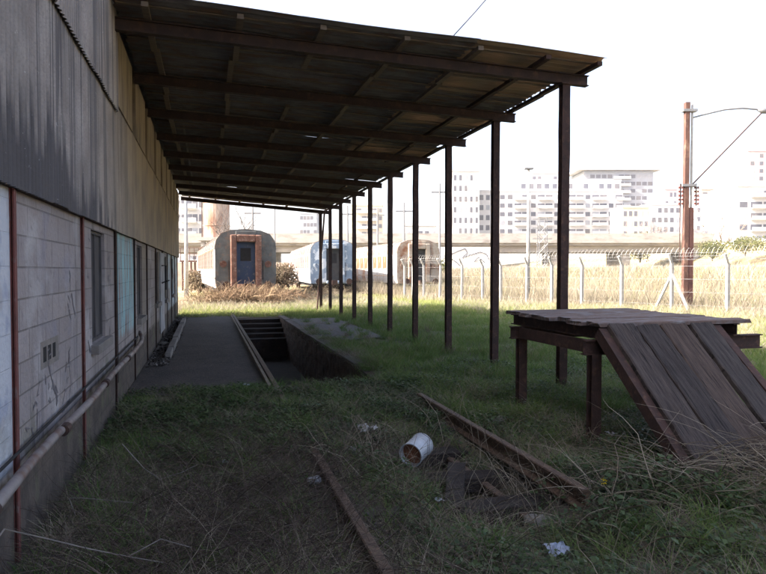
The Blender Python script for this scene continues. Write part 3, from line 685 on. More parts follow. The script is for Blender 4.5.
def tufts(name, N, K, x0, x1, y0, y1, h, w_, lean, m, label, mask=None, rad=.05):
    cx = rng.uniform(x0, x1, N); cy = rng.uniform(y0, y1, N)
    k_ = (vnoise(cx, cy, 2.1, 1)+rng.uniform(-.7, .9, N) > 0)
    if mask is not None: k_ &= mask(cx, cy)
    k_ &= ~((cx > .9) & (cx < 2.5) & (cy > 8.9) & (cy < 22)); cx, cy = cx[k_], cy[k_]; N = len(cx)
    sc = rng.uniform(.5, 1.25, N); tint = rng.uniform(0, .5, N)
    x = (cx[:, None]+rng.normal(0, rad, (N, K))*sc[:, None]).ravel(); y = (cy[:, None]+rng.normal(0, rad, (N, K))*sc[:, None]).ravel()
    hh = (rng.uniform(h[0], h[1], (N, K))*sc[:, None]).ravel()
    V, Fq = blades(x, y, hgt(x, y)-.01, hh, w_*rng.uniform(.6, 1.3, N*K), lean, .7, 4)
    return mesh_np(name, V, Fq, np.repeat(np.clip((tint[:, None]+rng.uniform(0, .5, (N, K))).ravel(), 0, 1), 10), m, label)
offpave = lambda x, y: notpave(x, y)
tufts('grass_tufts', 420, 70, -.9, 6.8, 1.6, 8.6, (.10,.30), .007, 1.0, g_green, 'rooted tufts of green grass in the shaded foreground', offpave)
tufts('straw_tufts', 330, 60, -.9, 6.8, 1.6, 8.2, (.12,.34), .0055, 1.3, g_straw, 'dead straw tufts in the shaded foreground', offpave)
tufts('grass_tufts', 520, 60, 2.7, 11, 6.5, 24, (.12,.30), .010, .9, g_green, 'soft grass tufts around the canopy posts')
tufts('straw_tufts', 160, 50, 2.7, 10, 6.5, 24, (.12,.28), .009, 1.2, g_straw, 'dead straw tufts around the canopy posts')
twigs('pit_rubble', 1500, 1.7, 16, .7, 5, (.2,.7), .012, g_twig, 'dark sticks and roots lying in the pit', (0,.3), 0) if False else None
tufts('pit_weeds', 110, 60, 2.5, 2.85, 8.9, 17, (.10,.28), .008, 1.6, g_straw, 'weeds spilling over the pit coping', rad=.07)
tufts('pit_weeds', 150, 60, 2.5, 2.85, 8.9, 17, (.10,.25), .008, 1.6, g_green, 'green weeds spilling over the pit coping', rad=.07)
tufts('pit_weeds', 90, 60, -.95, 3.0, 8.1, 8.85, (.08,.22), .008, 1.3, g_green, 'weeds along the near end of the asphalt and the pit', rad=.08)
tufts('pit_weeds', 60, 60, -.95, 3.2, 8.0, 8.85, (.08,.24), .006, 1.5, g_straw, 'straw along the near end of the asphalt and the pit', rad=.08)
leaves('ground_cover', 9000, -1, 3.1, 8.1, 8.88, .035, .1, g_leaf, 'leafy weeds at the lip of the pit', th=-.2)
leaves('gravel', 26000, .6, 3.2, 2.6, 8.8, .022, .012, blade_mat('ballast', [(.03,.025,.022), (.07,.058,.05), (.14,.12,.11)], 0), 'broken ballast between the foreground rails', th=-.4)
leaves('gravel', 9000, -1.0, -.64, 11, 23, .05, .05, blade_mat('rubble', [(.05,.04,.035), (.12,.1,.09), (.25,.22,.2)], 0), 'rubble between the kerb and the wall', th=-.6)
# dry field beyond the fence
def ufn(x, y): return (x-FA[0])*FN.x+(y-FA[1])*FN.y
def field(N, umin, umax, t0, t1, h, w_, m, label, name='dry_grass'):
    u = umin+(umax-umin)*rng.uniform(0, 1, N)**1.4; t_ = rng.uniform(t0, t1, N)
    x = FA[0]+FL.x*t_+FN.x*u; y = FA[1]+FL.y*t_+FN.y*u
    nn = vnoise(x, y, .55, 4); keep = rng.uniform(-1, 1, N) < nn+.6; x, y, nn = x[keep], y[keep], nn[keep]
    hh = rng.uniform(h[0], h[1], len(x))*(1+.35*nn)
    V, Fq = blades(x, y, hgt(x, y), hh, w_*rng.uniform(.6, 1.4, len(x)), .5, .5, 3)
    return mesh_np(name, V, Fq, np.repeat(np.clip(rng.uniform(0, 1, len(x))*.8+.2*nn, 0, 1), 8), m, label)
field(60000, .3, 12, -10, 45, (.5,1.1), .02, g_dry, 'tall golden dry grass just behind the wire fence')
field(60000, 10, 50, -30, 50, (.6,1.2), .05, g_dry, 'golden dry grass spreading to the viaduct')
field(9000, -2.2, 1.0, 0, 34, (.15,.5), .02, g_dry, 'thin dry grass along the foot of the fence')
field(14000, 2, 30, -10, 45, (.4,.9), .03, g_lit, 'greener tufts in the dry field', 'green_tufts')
x0_, y0_, _ = at(235, 34)
twigs('dead_brush', 2200, at(246, 29.5)[0], at(246, 29.5)[1], 1.3, .6, (.4,1.1), .012, blade_mat('brown_brush', [(.09,.055,.035), (.2,.13,.08), (.33,.24,.15)], 0), 'heap of brown brush against the first railway coach', (.1,.8), .5)
twigs('dead_brush', 900, at(305, 38)[0], at(305, 38)[1], 2.0, .8, (.4,1.0), .012, g_straw, 'low brush before the blue coach', (.1,.8), .2)
grass('dry_grass', 22000, -3, 9, 24.5, 38, (.1,.4), .02, .9, g_dry, 'dry straw patches near the coaches', clump=.5)

# ------------------------------------------------------------------ small things in the foreground
def lathe(mb, prof, n=20, M=Matrix.Identity(4)):
    vs = [M @ Vector((r_*math.cos(2*math.pi*k/n), r_*math.sin(2*math.pi*k/n), z)) for r_, z in prof for k in range(n)]
    mb.add(vs, [(i*n+k, i*n+(k+1)%n, (i+1)*n+(k+1)%n, (i+1)*n+k) for i in range(len(prof)-1) for k in range(n)])
bx_, by_, _ = at(417, 5.25); bz = .02
tin = thing('paint_tin', (bx_, by_, bz), 0, 'dented white paint tin with rusty mouth lying on its side between the rails', 'paint tin')
MT = Matrix.Translation((0,0,.1)) @ Vector((-.62,-.66,-.12)).to_track_quat('Z','Y').to_matrix().to_4x4() @ Matrix.Translation((0,0,-.12))
mb = MB(); lathe(mb, [(.0,.0),(.098,0),(.104,.004),(.104,.012),(.098,.016),(.098,.08),(.101,.084),(.098,.088),(.098,.235),(.104,.24),(.104,.25),(.096,.25),(.094,.02),(0,.02)], 28, MT); mb.build('can_body', whitepaint, tin, smooth=False)
mb = MB(); lathe(mb, [(.0,.19),(.06,.2),(.0935,.19),(.093,.15)], 20, MT); mb.build('dried_paint', mat('rust_paint', (.25,.09,.04), (.12,.05,.03), 20), tin)
mb = MB(); mb.tube([MT @ Vector(p) for p in ((.104,0,.2),(.12,0,.14),(.1,.09,.06),(0,.125,.03),(-.1,.09,.06),(-.12,0,.14),(-.104,0,.2))], .002, 5); mb.build('handle', rust, tin)
cx_, cy_, _ = at(308, 4.72)
can = thing('drink_can', (cx_, cy_, float(hgt(cx_, cy_))+.035), 0, 'small crushed white can lying in dead stems left of the long rail', 'can')
MC = Matrix.Rotation(R(50), 4, 'Z') @ Matrix.Rotation(R(70), 4, 'X')
mb = MB(); lathe(mb, [(.0,0),(.025,.0),(.032,.008),(.031,.04),(.027,.06),(.032,.085),(.026,.1)], 16, MC); mb.build('body', whitepaint, can, smooth=True)
mb = MB(); lathe(mb, [(.026,.1),(.024,.098),(0,.098)], 16, MC); mb.build('lid', galv, can)
def scrap(px, d, s_, label, m=None, name='paper_scrap', cat='litter'):
    x, y, _ = at(px, d); z = float(hgt(x, y))+.03; mb = MB(); n_ = 4; vs = []
    for j in range(n_+1):
        for i in range(n_+1):
            vs.append((x+(i/n_-.5)*s_+random.uniform(-.1,.1)*s_, y+(j/n_-.5)*s_+random.uniform(-.1,.1)*s_, z+random.uniform(0,.45)*s_))
    mb.add(vs, [(j*(n_+1)+i, j*(n_+1)+i+1, (j+1)*(n_+1)+i+1, (j+1)*(n_+1)+i) for j in range(n_) for i in range(n_)])
    o = mb.build(name, m or whitepaint); so = o.modifiers.new('s', 'SOLIDIFY'); so.thickness = .002
    return tag(o, label, cat)
scrap(440, 4.45, .06, 'small white crumpled paper scrap just below the white tin')
scrap(245, 8.6, .10, 'white scrap lying on the edge of the asphalt')
scrap(224, 5.1, .05, 'tiny pale scrap among the dead stems at the left')
scrap(368, 6.1, .16, 'torn pale plastic sheet beyond the white tin', pale)
scrap(305, 7.0, .12, 'pale grey rag in the weeds before the pit', pale)
scrap(612, 6.0, .08, 'small white scrap under the loading deck')
scrap(560, 3.75, .13, 'crumpled bluish plastic bag among the leaves at the bottom', mat('blue_plastic', (.4,.44,.55), (.3,.33,.42), 10, rough=.4))
scrap(690, 4.35, .07, 'pale crumpled wrapper in grass at the foot of the ramp', pale)
# stones
stone_m = mat('rubble_stone', (.20,.18,.16), (.12,.105,.095), 6, bump=.8)
for i, (px, d, s_, lb) in enumerate(((412, 6.1, .09, 'rough grey stone right behind the white tin'), (500, 6.6, .08, 'flat grey stone beside the short rail'), (348, 5.6, .07, 'brown lump of rubble by the end of the visible rail'),
        (150, 12.6, .11, 'broken concrete lump between the kerb and the wall'), (540, 4.3, .09, 'dark stone at the near end of the short rail'), (465, 5.2, .08, 'grey stone inside the track hollow'))):
    x, y, _ = at(px, d) if i != 3 else (-.88, 14.2, 0)
    bm = bmesh.new(); bmesh.ops.create_icosphere(bm, subdivisions=3, radius=s_)
    sx_, sy_, sz_ = random.uniform(.8,1.3), random.uniform(.8,1.2), random.uniform(.5,.8)
    for v in bm.verts:
        f_ = 1+.16*math.sin(v.co.x*35/s_*.08+i)+.14*math.sin(v.co.y*3.1/s_+2*i)+.1*math.sin(v.co.z*4/s_); v.co = Vector((v.co.x*sx_, v.co.y*sy_, v.co.z*sz_))*f_
    me = bpy.data.meshes.new('stone'); bm.to_mesh(me); bm.free(); me.materials.append(stone_m); o = bpy.data.objects.new('stone', me); COL.objects.link(o)
    o.location = (x, y, float(hgt(x, y))+s_*.25); tag(o, lb, 'stone')
# yellow wildflower
fx, fy, _ = at(604, 4.45); fz = CAMZ-212*4.45/F
fl = thing('wildflower', (fx, fy, float(hgt(fx, fy))), 0, 'single yellow wildflower on a leafy stem at the near end of the short rail', 'flower')
hz_ = fz-float(hgt(fx, fy))
mb = MB(); mb.tube([(0,0,0),(.01,0,hz_*.5),(0,-.01,hz_)], .003, 5); mb.build('stem', g_leaf, fl)
ym = mat('yellow_petal', (.75,.55,.02), (.65,.42,.01), 20, bump=0)
mb = MB(); 
for k in range(8):
    a = 2*math.pi*k/8; d = Vector((math.cos(a), -.35, math.sin(a))); s_ = Vector((-math.sin(a), 0, math.cos(a)))
    c0 = Vector((0,-.012,hz_)); mb.add([c0+d*.006, c0+d*.018+s_*.006, c0+d*.032, c0+d*.018-s_*.006], [(0,1,2,3)])
mb.build('petals', ym, fl)
mb = MB(); lathe(mb, [(0,.0),(.009,.002),(.010,.006),(0,.011)], 10, Matrix.Translation((0,-.012,hz_)) @ Matrix.Rotation(R(90), 4, 'X')); mb.build('flower_head', mat('yellow_disc', (.8,.6,.03), (.7,.5,.02), 30, bump=0), fl, smooth=True)
mb = MB()
for k in range(9):
    a = k*2.4; z = hz_*(.1+.08*k); d = Vector((math.cos(a), math.sin(a), .3)); s_ = Vector((-math.sin(a), math.cos(a), 0)); c0 = Vector((0,0,z)); L = .09
    mb.add([c0, c0+d*L*.4+s_*.026, c0+d*L*.8+s_*.014, c0+d*L-Vector((0,0,.02)), c0+d*L*.7-s_*.02, c0+d*L*.35-s_*.022], [(0,1,2,3,4,5)])
mb.build('leaf', g_leaf, fl)
# fallen branch lower left
mb = MB(); P = [at(0, 2.75, 532), at(40, 2.85, 541), at(85, 2.95, 552), at(125, 3.05, 560), at(160, 3.15, 566)]
mb.tube([(-.99, 2.5, .33)]+P, .005, 6, r2=.0025); mb.tube([P[3], Vector(P[3])+Vector((.15,.05,.05)), Vector(P[3])+Vector((.3,.02,.0))], .003, 5)
tag(mb.build('fallen_branch', mat('pale_bark', (.2,.17,.15), (.13,.11,.095), 10)), 'long thin pale branch leaning out from the foot of the wall', 'branch')
mb = MB(); P = [at(120, 4.5, 445), at(142, 4.5, 470), at(158, 4.45, 481), at(180, 4.5, 474), at(196, 4.6, 466)]
mb.tube(P, .004, 5, r2=.002); tag(mb.build('dry_stalk', bpy.data.materials['pale_bark']), 'bent pale stalk rising from the dark tangle near the wall', 'stalk')
mb = MB(); P = [at(72, 3.9, 518), at(66, 3.9, 500), at(78, 3.9, 500), at(100, 3.95, 502), at(132, 4.0, 505)]
mb.tube(P, .004, 5, r2=.002); tag(mb.build('dry_stalk', bpy.data.materials['pale_bark']), 'short hooked pale stalk low at the left, near the fallen branch', 'stalk')

# ------------------------------------------------------------------ fence
fn = thing('wire_fence', (FA[0], FA[1], 0), 0, 'security fence of cranked pale concrete posts with coiled razor wire', 'fence')
FI = Matrix.Translation((-FA[0], -FA[1], 0))
def fb(mb, name, m, **k):
    o = mb.build(name, m, fn, **k); o.matrix_parent_inverse = FI; return o
FLEN = math.hypot(FB[0]-FA[0], FB[1]-FA[1])
def fpos(t_): return Vector((FA[0]+FL.x*t_, FA[1]+FL.y*t_, 0))
def tpx(px):
    lo, hi = -5, 60
    for _ in range(40):
        m_ = (lo+hi)/2; p = fpos(m_); d = p.x*SY+p.y*CY; q = 383+F*(p.x*CY-p.y*SY)/d
        if q < px: lo = m_
        else: hi = m_
    return lo
ts = [tpx(p) for p in (405,413,424,440,462,483,501,527,552,582,622,672,728)]; ts += [ts[-1]+2.3, ts[-1]+4.6, ts[-1]+6.9]
top = Vector((-.26*FN.x, -.26*FN.y, .36))
for i, t_ in enumerate(ts):
    p = fpos(t_); z = float(hgt(p.x, p.y)); p.z = z-.1; H = 2.0+random.uniform(-.05,.05); lean = Vector((random.uniform(-.03,.03), random.uniform(-.03,.03), 0))
    mb = MB(); mb.tube([p, p+Vector((0,0,H))+lean], .075, 4); mb.tube([p+Vector((0,0,H-.03))+lean, p+Vector((0,0,H))+lean+top], .06, 4)
    fb(mb, 'post', pale)
    if i == 11:
        for s_ in (-1, 1):
            mb = MB(); q = p+Vector((FL.x, FL.y, 0))*s_*.75; mb.tube([q, p+Vector((0,0,1.6))], .055, 4); fb(mb, 'raking_strut', pale)
for hz in (.3, .8, 1.3, 1.8, 2.05):
    mb = MB(); mb.tube([fpos(t_)+Vector((0,0,hz)) for t_ in ts], .006, 4); fb(mb, 'strand', galv)
for k_, (ox, oz) in enumerate(((.26,2.3),(.13,2.18))):
    mb = MB(); mb.tube([fpos(t_)+Vector((-FN.x*ox, -FN.y*ox, oz)) for t_ in ts], .006, 4); fb(mb, 'strand', galv)
pts = []; T0, T1 = ts[0], ts[-1]; NC = int((T1-T0)/.19)
for i in range(NC*10):
    a = 2*math.pi*i/10; t_ = T0+(T1-T0)*i/(NC*10); rr_ = .24+.03*math.sin(t_*2.1)
    c0 = fpos(t_)+Vector((-FN.x*.14, -FN.y*.14, 2.28)); pts.append(c0+Vector((FN.x*math.cos(a)*rr_, FN.y*math.cos(a)*rr_, math.sin(a)*rr_))+Vector((FL.x, FL.y, 0))*.09*math.sin(a*1.0))
mb = MB(); mb.tube(pts, .0055, 3); fb(mb, 'razor_wire', mat('razor_wire_steel', (.3,.3,.3), (.24,.24,.24), 5, rough=.5, bump=0))

# ------------------------------------------------------------------ utility pole on the right
UX, UY, _ = at(685, 25); up_ = thing('utility_pole', (UX, UY, 0), R(-YAW), 'tall rusty steel utility pole with insulator racks and pale tube, seen above the plank deck', 'utility pole')
polerust = mat('pole_rust', (.105,.052,.04), (.065,.034,.028), 4, (1,1,.4), c3=(.2,.12,.09), scale3=6, thr3=.6)
H = lambda py: CAMZ+(270-py)*25/F
X_ = lambda px: (px-685)*25/F
mb = MB(); mb.box(X_(682.6), X_(686.9), -.1, .1, -.2, H(104)); mb.build('mast', polerust, up_)
mb = MB(); mb.box(X_(686.95), X_(692), -.09, .09, -.2, H(208)); mb.build('lower_channel', mat('pole_brown', (.085,.035,.03), (.06,.028,.025), 5), up_)
mb = MB(); mb.tube([(X_(690), 0, H(208)), (X_(690), 0, H(112)), (X_(690), 0, H(101))], .05, 8, r2=.035); mb.build('tube', pale, up_)
for py in (112, 186):
    mb = MB(); mb.box(X_(680), X_(694), -.13, .13, H(py)-.05, H(py)+.05); mb.build('clamp', galv, up_)
for cx in (679.3, 695):
    mb = MB(); mb.tube([(X_(cx), 0, H(206)), (X_(cx), 0, H(184))], .025, 6); rk = mb.build('insulator_rack', rust, up_)
    for q in range(5):
        z = H(188+q*4); mb = MB()
        for s_ in (-1, 1): lathe(mb, [(0,-.05),(.05,-.045),(.03,0),(.055,.02),(0,.05)], 8, Matrix.Translation((X_(cx)+s_*.06, -.03, z)))
        mb.build('insulator', rust_red, rk)
mb = MB(); mb.tube([(X_(679.3), 0, H(206)), (X_(679.3), 0, H(262))], .02, 5); mb.build('conduit', rust, up_)
mb = MB(); mb.tube([(X_(690), 0, H(119)), (X_(705), 0, H(115)), (X_(722), 0, H(111)), (X_(740), 0, H(109.5)), (X_(757), 0, H(111))], .035, 6); arm = mb.build('lamp_arm', galv, up_)
mb = MB(); mb.tube([(X_(755), 0, H(111)), (X_(760), 0, H(112)), (X_(768), 0, H(114))], [.06,.12,.05], 8); mb.build('lamp_head', galv, arm, smooth=True)
mb = MB(); mb.tube([(X_(690), 0, H(186)), (X_(760), 0, H(113))], .03, 5); mb.build('stay_wire', rust, up_)

# slim lamp post at the fence, lattice mast, telegraph poles
lx, ly, _ = at(528, 31); lp = thing('lamp_post', (lx, ly, 0), R(-YAW), 'slim pale lamp post with a flat head rising behind the fence', 'lamp post')
mb = MB(); zt = CAMZ+(270-170)*31/F; mb.tube([(0,0,-.2),(0,0,zt)], .11, 8, r2=.06); mb.build('pole', pale, lp, smooth=True)
mb = MB(); mb.box(-.22, .22, -.12, .12, zt, zt+.08); mb.build('lamp_head', galv, lp, bevel=.02)
lx, ly, _ = at(542, 70); lt = thing('lattice_mast', (lx, ly, 0), R(-YAW), 'small dark lattice mast standing before the viaduct', 'mast')
mb = MB(); zt = CAMZ+52*70/F
for sx_ in (-.5, .5):
    for sy_ in (-.5, .5): mb.tube([(sx_, sy_, 0), (sx_*.8, sy_*.8, zt)], .05, 4)
k = 0; z = .2
while z < zt-1:
    for sy_ in (-.5, .5): mb.tube([(-.5, sy_, z), (.5, sy_, z+1.1)], .03, 3); mb.tube([(.5, sy_, z), (-.5, sy_, z+1.1)], .03, 3)
    z += 1.1
mb.build('lattice', galv, lt)
mb = MB()
for z in (zt-1.2, zt-.2, zt-2.4): mb.box(-1.1, 1.1, -.06, .06, z, z+.08)
mb.build('crossarm', galv, lt)
for i, (px, pt_, d, lb) in enumerate(((253, 205, 60, 'grey telegraph pole seen just above the grey coach'), (275, 207, 75, 'thin grey telegraph pole right of the grey coach'), (347.5, 206, 60, 'thin grey telegraph pole above the blue coach'),
        (377.5, 208, 70, 'thin telegraph pole between the blue coach and the ruined coach'), (404, 203, 60, 'telegraph pole with one crossarm over the ruined coach roof'), (439.5, 184, 60, 'tallest telegraph pole, beside the white tower block'))):
    x, y, _ = at(px, d); zt = CAMZ+(270-pt_)*d/F; o = thing('telegraph_pole', (x, y, 0), R(-YAW), lb, 'pole', 'telegraph poles by the railway')
    mb = MB(); mb.tube([(0,0,-.2),(0,0,zt)], .13, 6, r2=.09); mb.build('pole', galv, o)
    if i != 1:
        mb = MB(); mb.box(-.8, .8, -.06, .06, zt-.9, zt-.75); mb.build('crossarm', galv, o)

# ------------------------------------------------------------------ railway coaches
def coach(loc, rz, L, side, endc, roofc, doorc, framec, paneC, label, z0=.75, ruined=False, zt=3.68, lower=None):
    o = thing('railway_coach', loc, rz, label, 'railway coach', 'derelict railway coaches')
    W = 1.5; prof = [(-W+.06, z0), (-W, 1.1), (-W, zt-.92), (-W+.08, zt-.55), (-W+.3, zt-.24), (-W+.75, zt-.07), (0, zt)]
    prof = prof+[(-a, c_) for a, c_ in prof[-2::-1]]
    n_ = len(prof); vs = [(a, y, c_) for y in (0, L) for a, c_ in prof]
    mb = MB(); mb.add(vs, [(k, k+1, n_+k+1, n_+k) for k in range(2)]+[(k, k+1, n_+k+1, n_+k) for k in range(n_-3, n_-1)]+[(n_-1, 0, n_, 2*n_-1)]); mb.build('body', side, o)
    mb = MB(); mb.add(vs, [(k, k+1, n_+k+1, n_+k) for k in range(2, n_-3)]); mb.build('roof', roofc, o, smooth=False)
    # end bulkheads with a real doorway
    dw, dz0, dz1 = .46, .95, 3.05
    for y, sgn in ((0, 1), (L, -1)):
        mb = MB(); q = []
        rp = [(dw, z0)]+[p for p in prof[n_//2:][::-1] if p[0] > dw+.05 or True]
        # left and right halves plus head
        left = [p for p in prof if p[0] <= -dw]; right = [p for p in prof if p[0] >= dw]
        mb.add([(a, y, c_) for a, c_ in left]+[(-dw, y, zt-.04), (-dw, y, z0)], [tuple(range(len(left)+2))])
        mb.add([(dw, y, z0), (dw, y, zt-.04)]+[(a, y, c_) for a, c_ in right], [tuple(range(len(right)+2))])
        mb.add([(-dw, y, dz1), (dw, y, dz1), (dw, y, zt-.04), (0, y, zt), (-dw, y, zt-.04)], [(0,1,2,3,4)])
        mb.add([(-dw, y, z0), (dw, y, z0), (dw, y, dz0), (-dw, y, dz0)], [(0,1,2,3)])
        ep = mb.build('end_panel', endc, o)
    # vestibule surround
    mb = MB(); fw = .30
    mb.box(-dw-fw, -dw, -.22, -.004, z0+.05, dz1+.35); mb.box(dw, dw+fw, -.22, -.004, z0+.05, dz1+.35); mb.box(-dw+.002, dw-.002, -.22, -.004, dz1, dz1+.35); mb.box(-dw+.002, dw-.002, -.3, -.004, z0+.0, dz0)
    mb.build('vestibule_frame', framec, o, bevel=.05)
    mb = MB(); mb.box(-.5, .5, -.1, -.002, zt-.28, zt-.1); mb.build('roof_vent', endc, o, bevel=.02)
    mb = MB(); mb.box(-dw, dw, .06, .1, dz0, dz1)
    dr = mb.build('end_door', doorc, o)
    mb = MB(); mb.box(-.26, .26, .045, .058, 2.1, 2.75); mb.build('door_window', dark, dr, bevel=.005)
    for s_ in (-1, 1):
        mb = MB(); lathe(mb, [(0,.01),(.11,.01),(.11,.05),(.17,.05),(.17,0)], 16, Matrix.Translation((s_*1.1, -.003, 1.95)) @ Matrix.Rotation(R(90), 4, 'X'))
        mb.build('tail_lamp', framec if not ruined else endc, o)
    for s_ in (-1, 1):
        mb = MB(); mb.tube([(s_*1.0, -.1, .9), (s_*1.0, -.55, .9)], .06, 8); mb.tube([(s_*1.0, -.55, .9), (s_*1.0, -.6, .9)], .2, 12); mb.build('buffer', rust, o)
    for s_ in (-1, 1):
        mb = MB(); xx = s_*(dw+fw+.08); mb.tube([(xx, -.003, 1.2), (xx, -.07, 1.22), (xx, -.07, 2.1), (xx, -.003, 2.12)], .016, 5); mb.build('handrail', rust, o)
        for zz in (1.25, 2.72):
            mb = MB(); mb.box(s_*(W+.001), s_*(W+.022), .02, L-.02, zz-.025, zz+.025) if s_ > 0 else mb.box(-W-.022, -W-.001, .02, L-.02, zz-.025, zz+.025); mb.build('belt_rail', framec, o)
        mb = MB(); mb.box(s_*1.28-.012, s_*1.28+.012, -.012, -.001, z0+.1, zt-.75); mb.build('seam_strip', endc, o)
    for k in range(int(L/1.5)):
        y = .05+k*1.5; ring = [(a*1.006, y, c_+.008) for a, c_ in prof[2:-2]]; mb = MB(); mb.tube(ring, .022, 4); mb.build('roof_rib', roofc, o)
    mb = MB(); mb.box(-.12, .12, -.75, -.3, .72, .94); mb.box(-.18, .18, -.86, -.752, .68, .98); mb.build('coupler', rust, o)
    nwin = int((L-2.4)/1.35); wm = None
    for k in range(nwin):
        y = 1.6+k*1.35
        for s_ in (-1, 1):
            if wm is None:
                m2 = MB(); m2.box(-.012, .012, -.45, .45, -.42, .42); wo = m2.build('window', paneC, o); wm = wo
                m3 = MB(); 
                for yy in (-.47, .47, 0): m3.box(-.02, .02, yy-.03, yy+.03, -.45, .45)
                for zz in (-.45, .45): m3.box(-.02, .02, -.5, .5, zz-.03, zz+.03)
                fr = m3.build('frame', framec, wo)
            else: wo = dup(wm, o)
            wo.location = (s_*(W+.004), y, 2.2)
    mb = MB(); mb.box(-1.3, 1.3, .4, L-.4, .55, z0+.02); mb.build('underframe', dark, o)
    for y in (2.6, L-2.6):
        mb = MB()
        for s_ in (-1, 1): mb.box(s_*1.0-.06, s_*1.0+.06, y-1.5, y+1.5, .35, .6)
        bg_ = mb.build('bogie', rust, o)
        for yy in (-1.05, 1.05):
            mb = MB()
            for s_ in (-1, 1): mb.tube([(s_*.84-.06, y+yy, .45), (s_*.84+.06, y+yy, .45)], .45, 20)
            mb.tube([(-.8, y+yy, .45), (.8, y+yy, .45)], .08, 8); mb.build('wheelset', rust, bg_)
    return o
bluegrey = mat('coach_bluegrey', (.15,.155,.15), (.09,.09,.09), 2.5, c3=(.2,.15,.12), scale3=3, thr3=.6, bump=.2)
cwhite = mat('coach_white', (.34,.35,.37), (.24,.25,.27), 1.5, c3=(.22,.12,.08), scale3=1.6, thr3=.56, stretch3=(1,1,.5), bump=.2)
croof = mat('coach_roof', (.19,.175,.16), (.13,.115,.10), 2, c3=(.17,.10,.07), scale3=1.2, thr3=.56)
copper = mat('coach_rustframe', (.21,.105,.075), (.12,.06,.045), 5, c3=(.3,.2,.16), scale3=7, bump=.4)
bluedoor = mat('coach_bluedoor', (.028,.05,.11), (.045,.06,.095), 3, c3=(.14,.14,.16), scale3=6, thr3=.66, rough=.6)
cblue = mat('coach_blue', (.17,.22,.30), (.27,.33,.4), 1.2, c3=(.55,.58,.62), scale3=1.5, thr3=.55, w3=.02)
orangep = mat('coach_orange_board', (.20,.09,.04), (.13,.06,.035), 3)
cbeige = mat('coach_beige', (.42,.36,.29), (.3,.25,.2), 1.6, c3=(.2,.09,.05), scale3=1.4, thr3=.55)
cgrey = mat('coach_greydoor', (.06,.055,.055), (.04,.04,.04), 3)
x, y, _ = at(246, 31); coach((x, y, 0), R(3.2), 21, cwhite, bluegrey, croof, bluedoor, copper, bpy.data.materials['coach_bluegrey'], 'derelict grey coach end with copper coloured surround and blue door, facing the canopy')
x, y, _ = at(333, 41); coach((x, y, 0), R(-3.0), 19, cwhite, cblue, croof, cgrey, cblue, orangep, 'blue and white derelict coach with orange windows, seen between the far canopy posts')
x, y, _ = at(418.5, 41.5); coach((x, y, 0), R(0), 21, cwhite, cbeige, croof, cgrey, bpy.data.materials['coach_beige'], orangep, 'ruined beige and rusty coach nearest the fence', ruined=True)

# ------------------------------------------------------------------ far setting: viaduct, water tank, buildings
vd = thing('viaduct', at(480, 90)[:2]+(0,), R(-YAW), 'long low concrete viaduct crossing behind the field', 'viaduct')
vc = mat('viaduct_concrete', (.36,.33,.31), (.28,.255,.24), .6, (1,1,3), bump=.2, c3=(.2,.18,.165), scale3=.5, thr3=.6)
K = 90/F; V_ = lambda px: (px-480)*K; Z_ = lambda py: CAMZ+(270-py)*K
mb = MB(); mb.box(V_(120), V_(712), -.25, .15, Z_(243), Z_(233.5)); mb.build('parapet', vc, vd)
mb = MB(); mb.box(V_(120), V_(712), .16, 9.5, Z_(245.5), Z_(241)); mb.build('deck', vc, vd)
mb = MB(); mb.box(V_(120), V_(712), .9, 8.8, Z_(252), Z_(245.6)); mb.build('girder', vc, vd)
for px in (150, 200, 268, 330, 390, 492, 560, 630, 700):
    mb = MB(); mb.box(V_(px)-.6, V_(px)+.6, 1.5, 8, -.2, Z_(252.1)); mb.build('pier', vc, vd)
gw = thing('boundary_wall', at(468, 84)[:2]+(0,), R(-YAW), 'whitewashed wall with graffiti outlines under the viaduct, behind the fence', 'wall')
mb = MB(); K2 = 84/F; mb.box((436-468)*K2, (491-468)*K2, 0, .3, 0, CAMZ+(270-247)*K2); mb.build('wall_panel', mat('whitewash', (.7,.69,.68), (.6,.58,.57), .7), gw)
mb = MB()
gspray = mat('grey_spray', (.1,.1,.12), (.13,.13,.15), 3, bump=0)
def st2(pts):
    mb = MB()
    for a, b_ in zip(pts[:-1], pts[1:]):
        mb.tube([((a[0]-468)*K2, -.012, CAMZ+(270-a[1])*K2), ((b_[0]-468)*K2, -.012, CAMZ+(270-b_[1])*K2)], 0.09, 4)
    mb.build('graffiti', gspray, gw)
st2([(452,254),(458,251),(465,248.5),(467,253),(462,258),(470,255),(480,252),(486,254),(489,260)]); st2([(445,262),(450,258),(456,262),(460,266)]); st2([(474,262),(478,257),(484,262)])
w2 = thing('boundary_wall', at(262, 62)[:2]+(0,), R(-YAW), 'low rusty brown wall behind the coaches on the left', 'wall')
mb = MB(); mb.box(-9, 14, 0, .3, 0, 2.4); mb.build('wall_panel', mat('brown_wall', (.3,.2,.15), (.4,.35,.32), .5), w2)
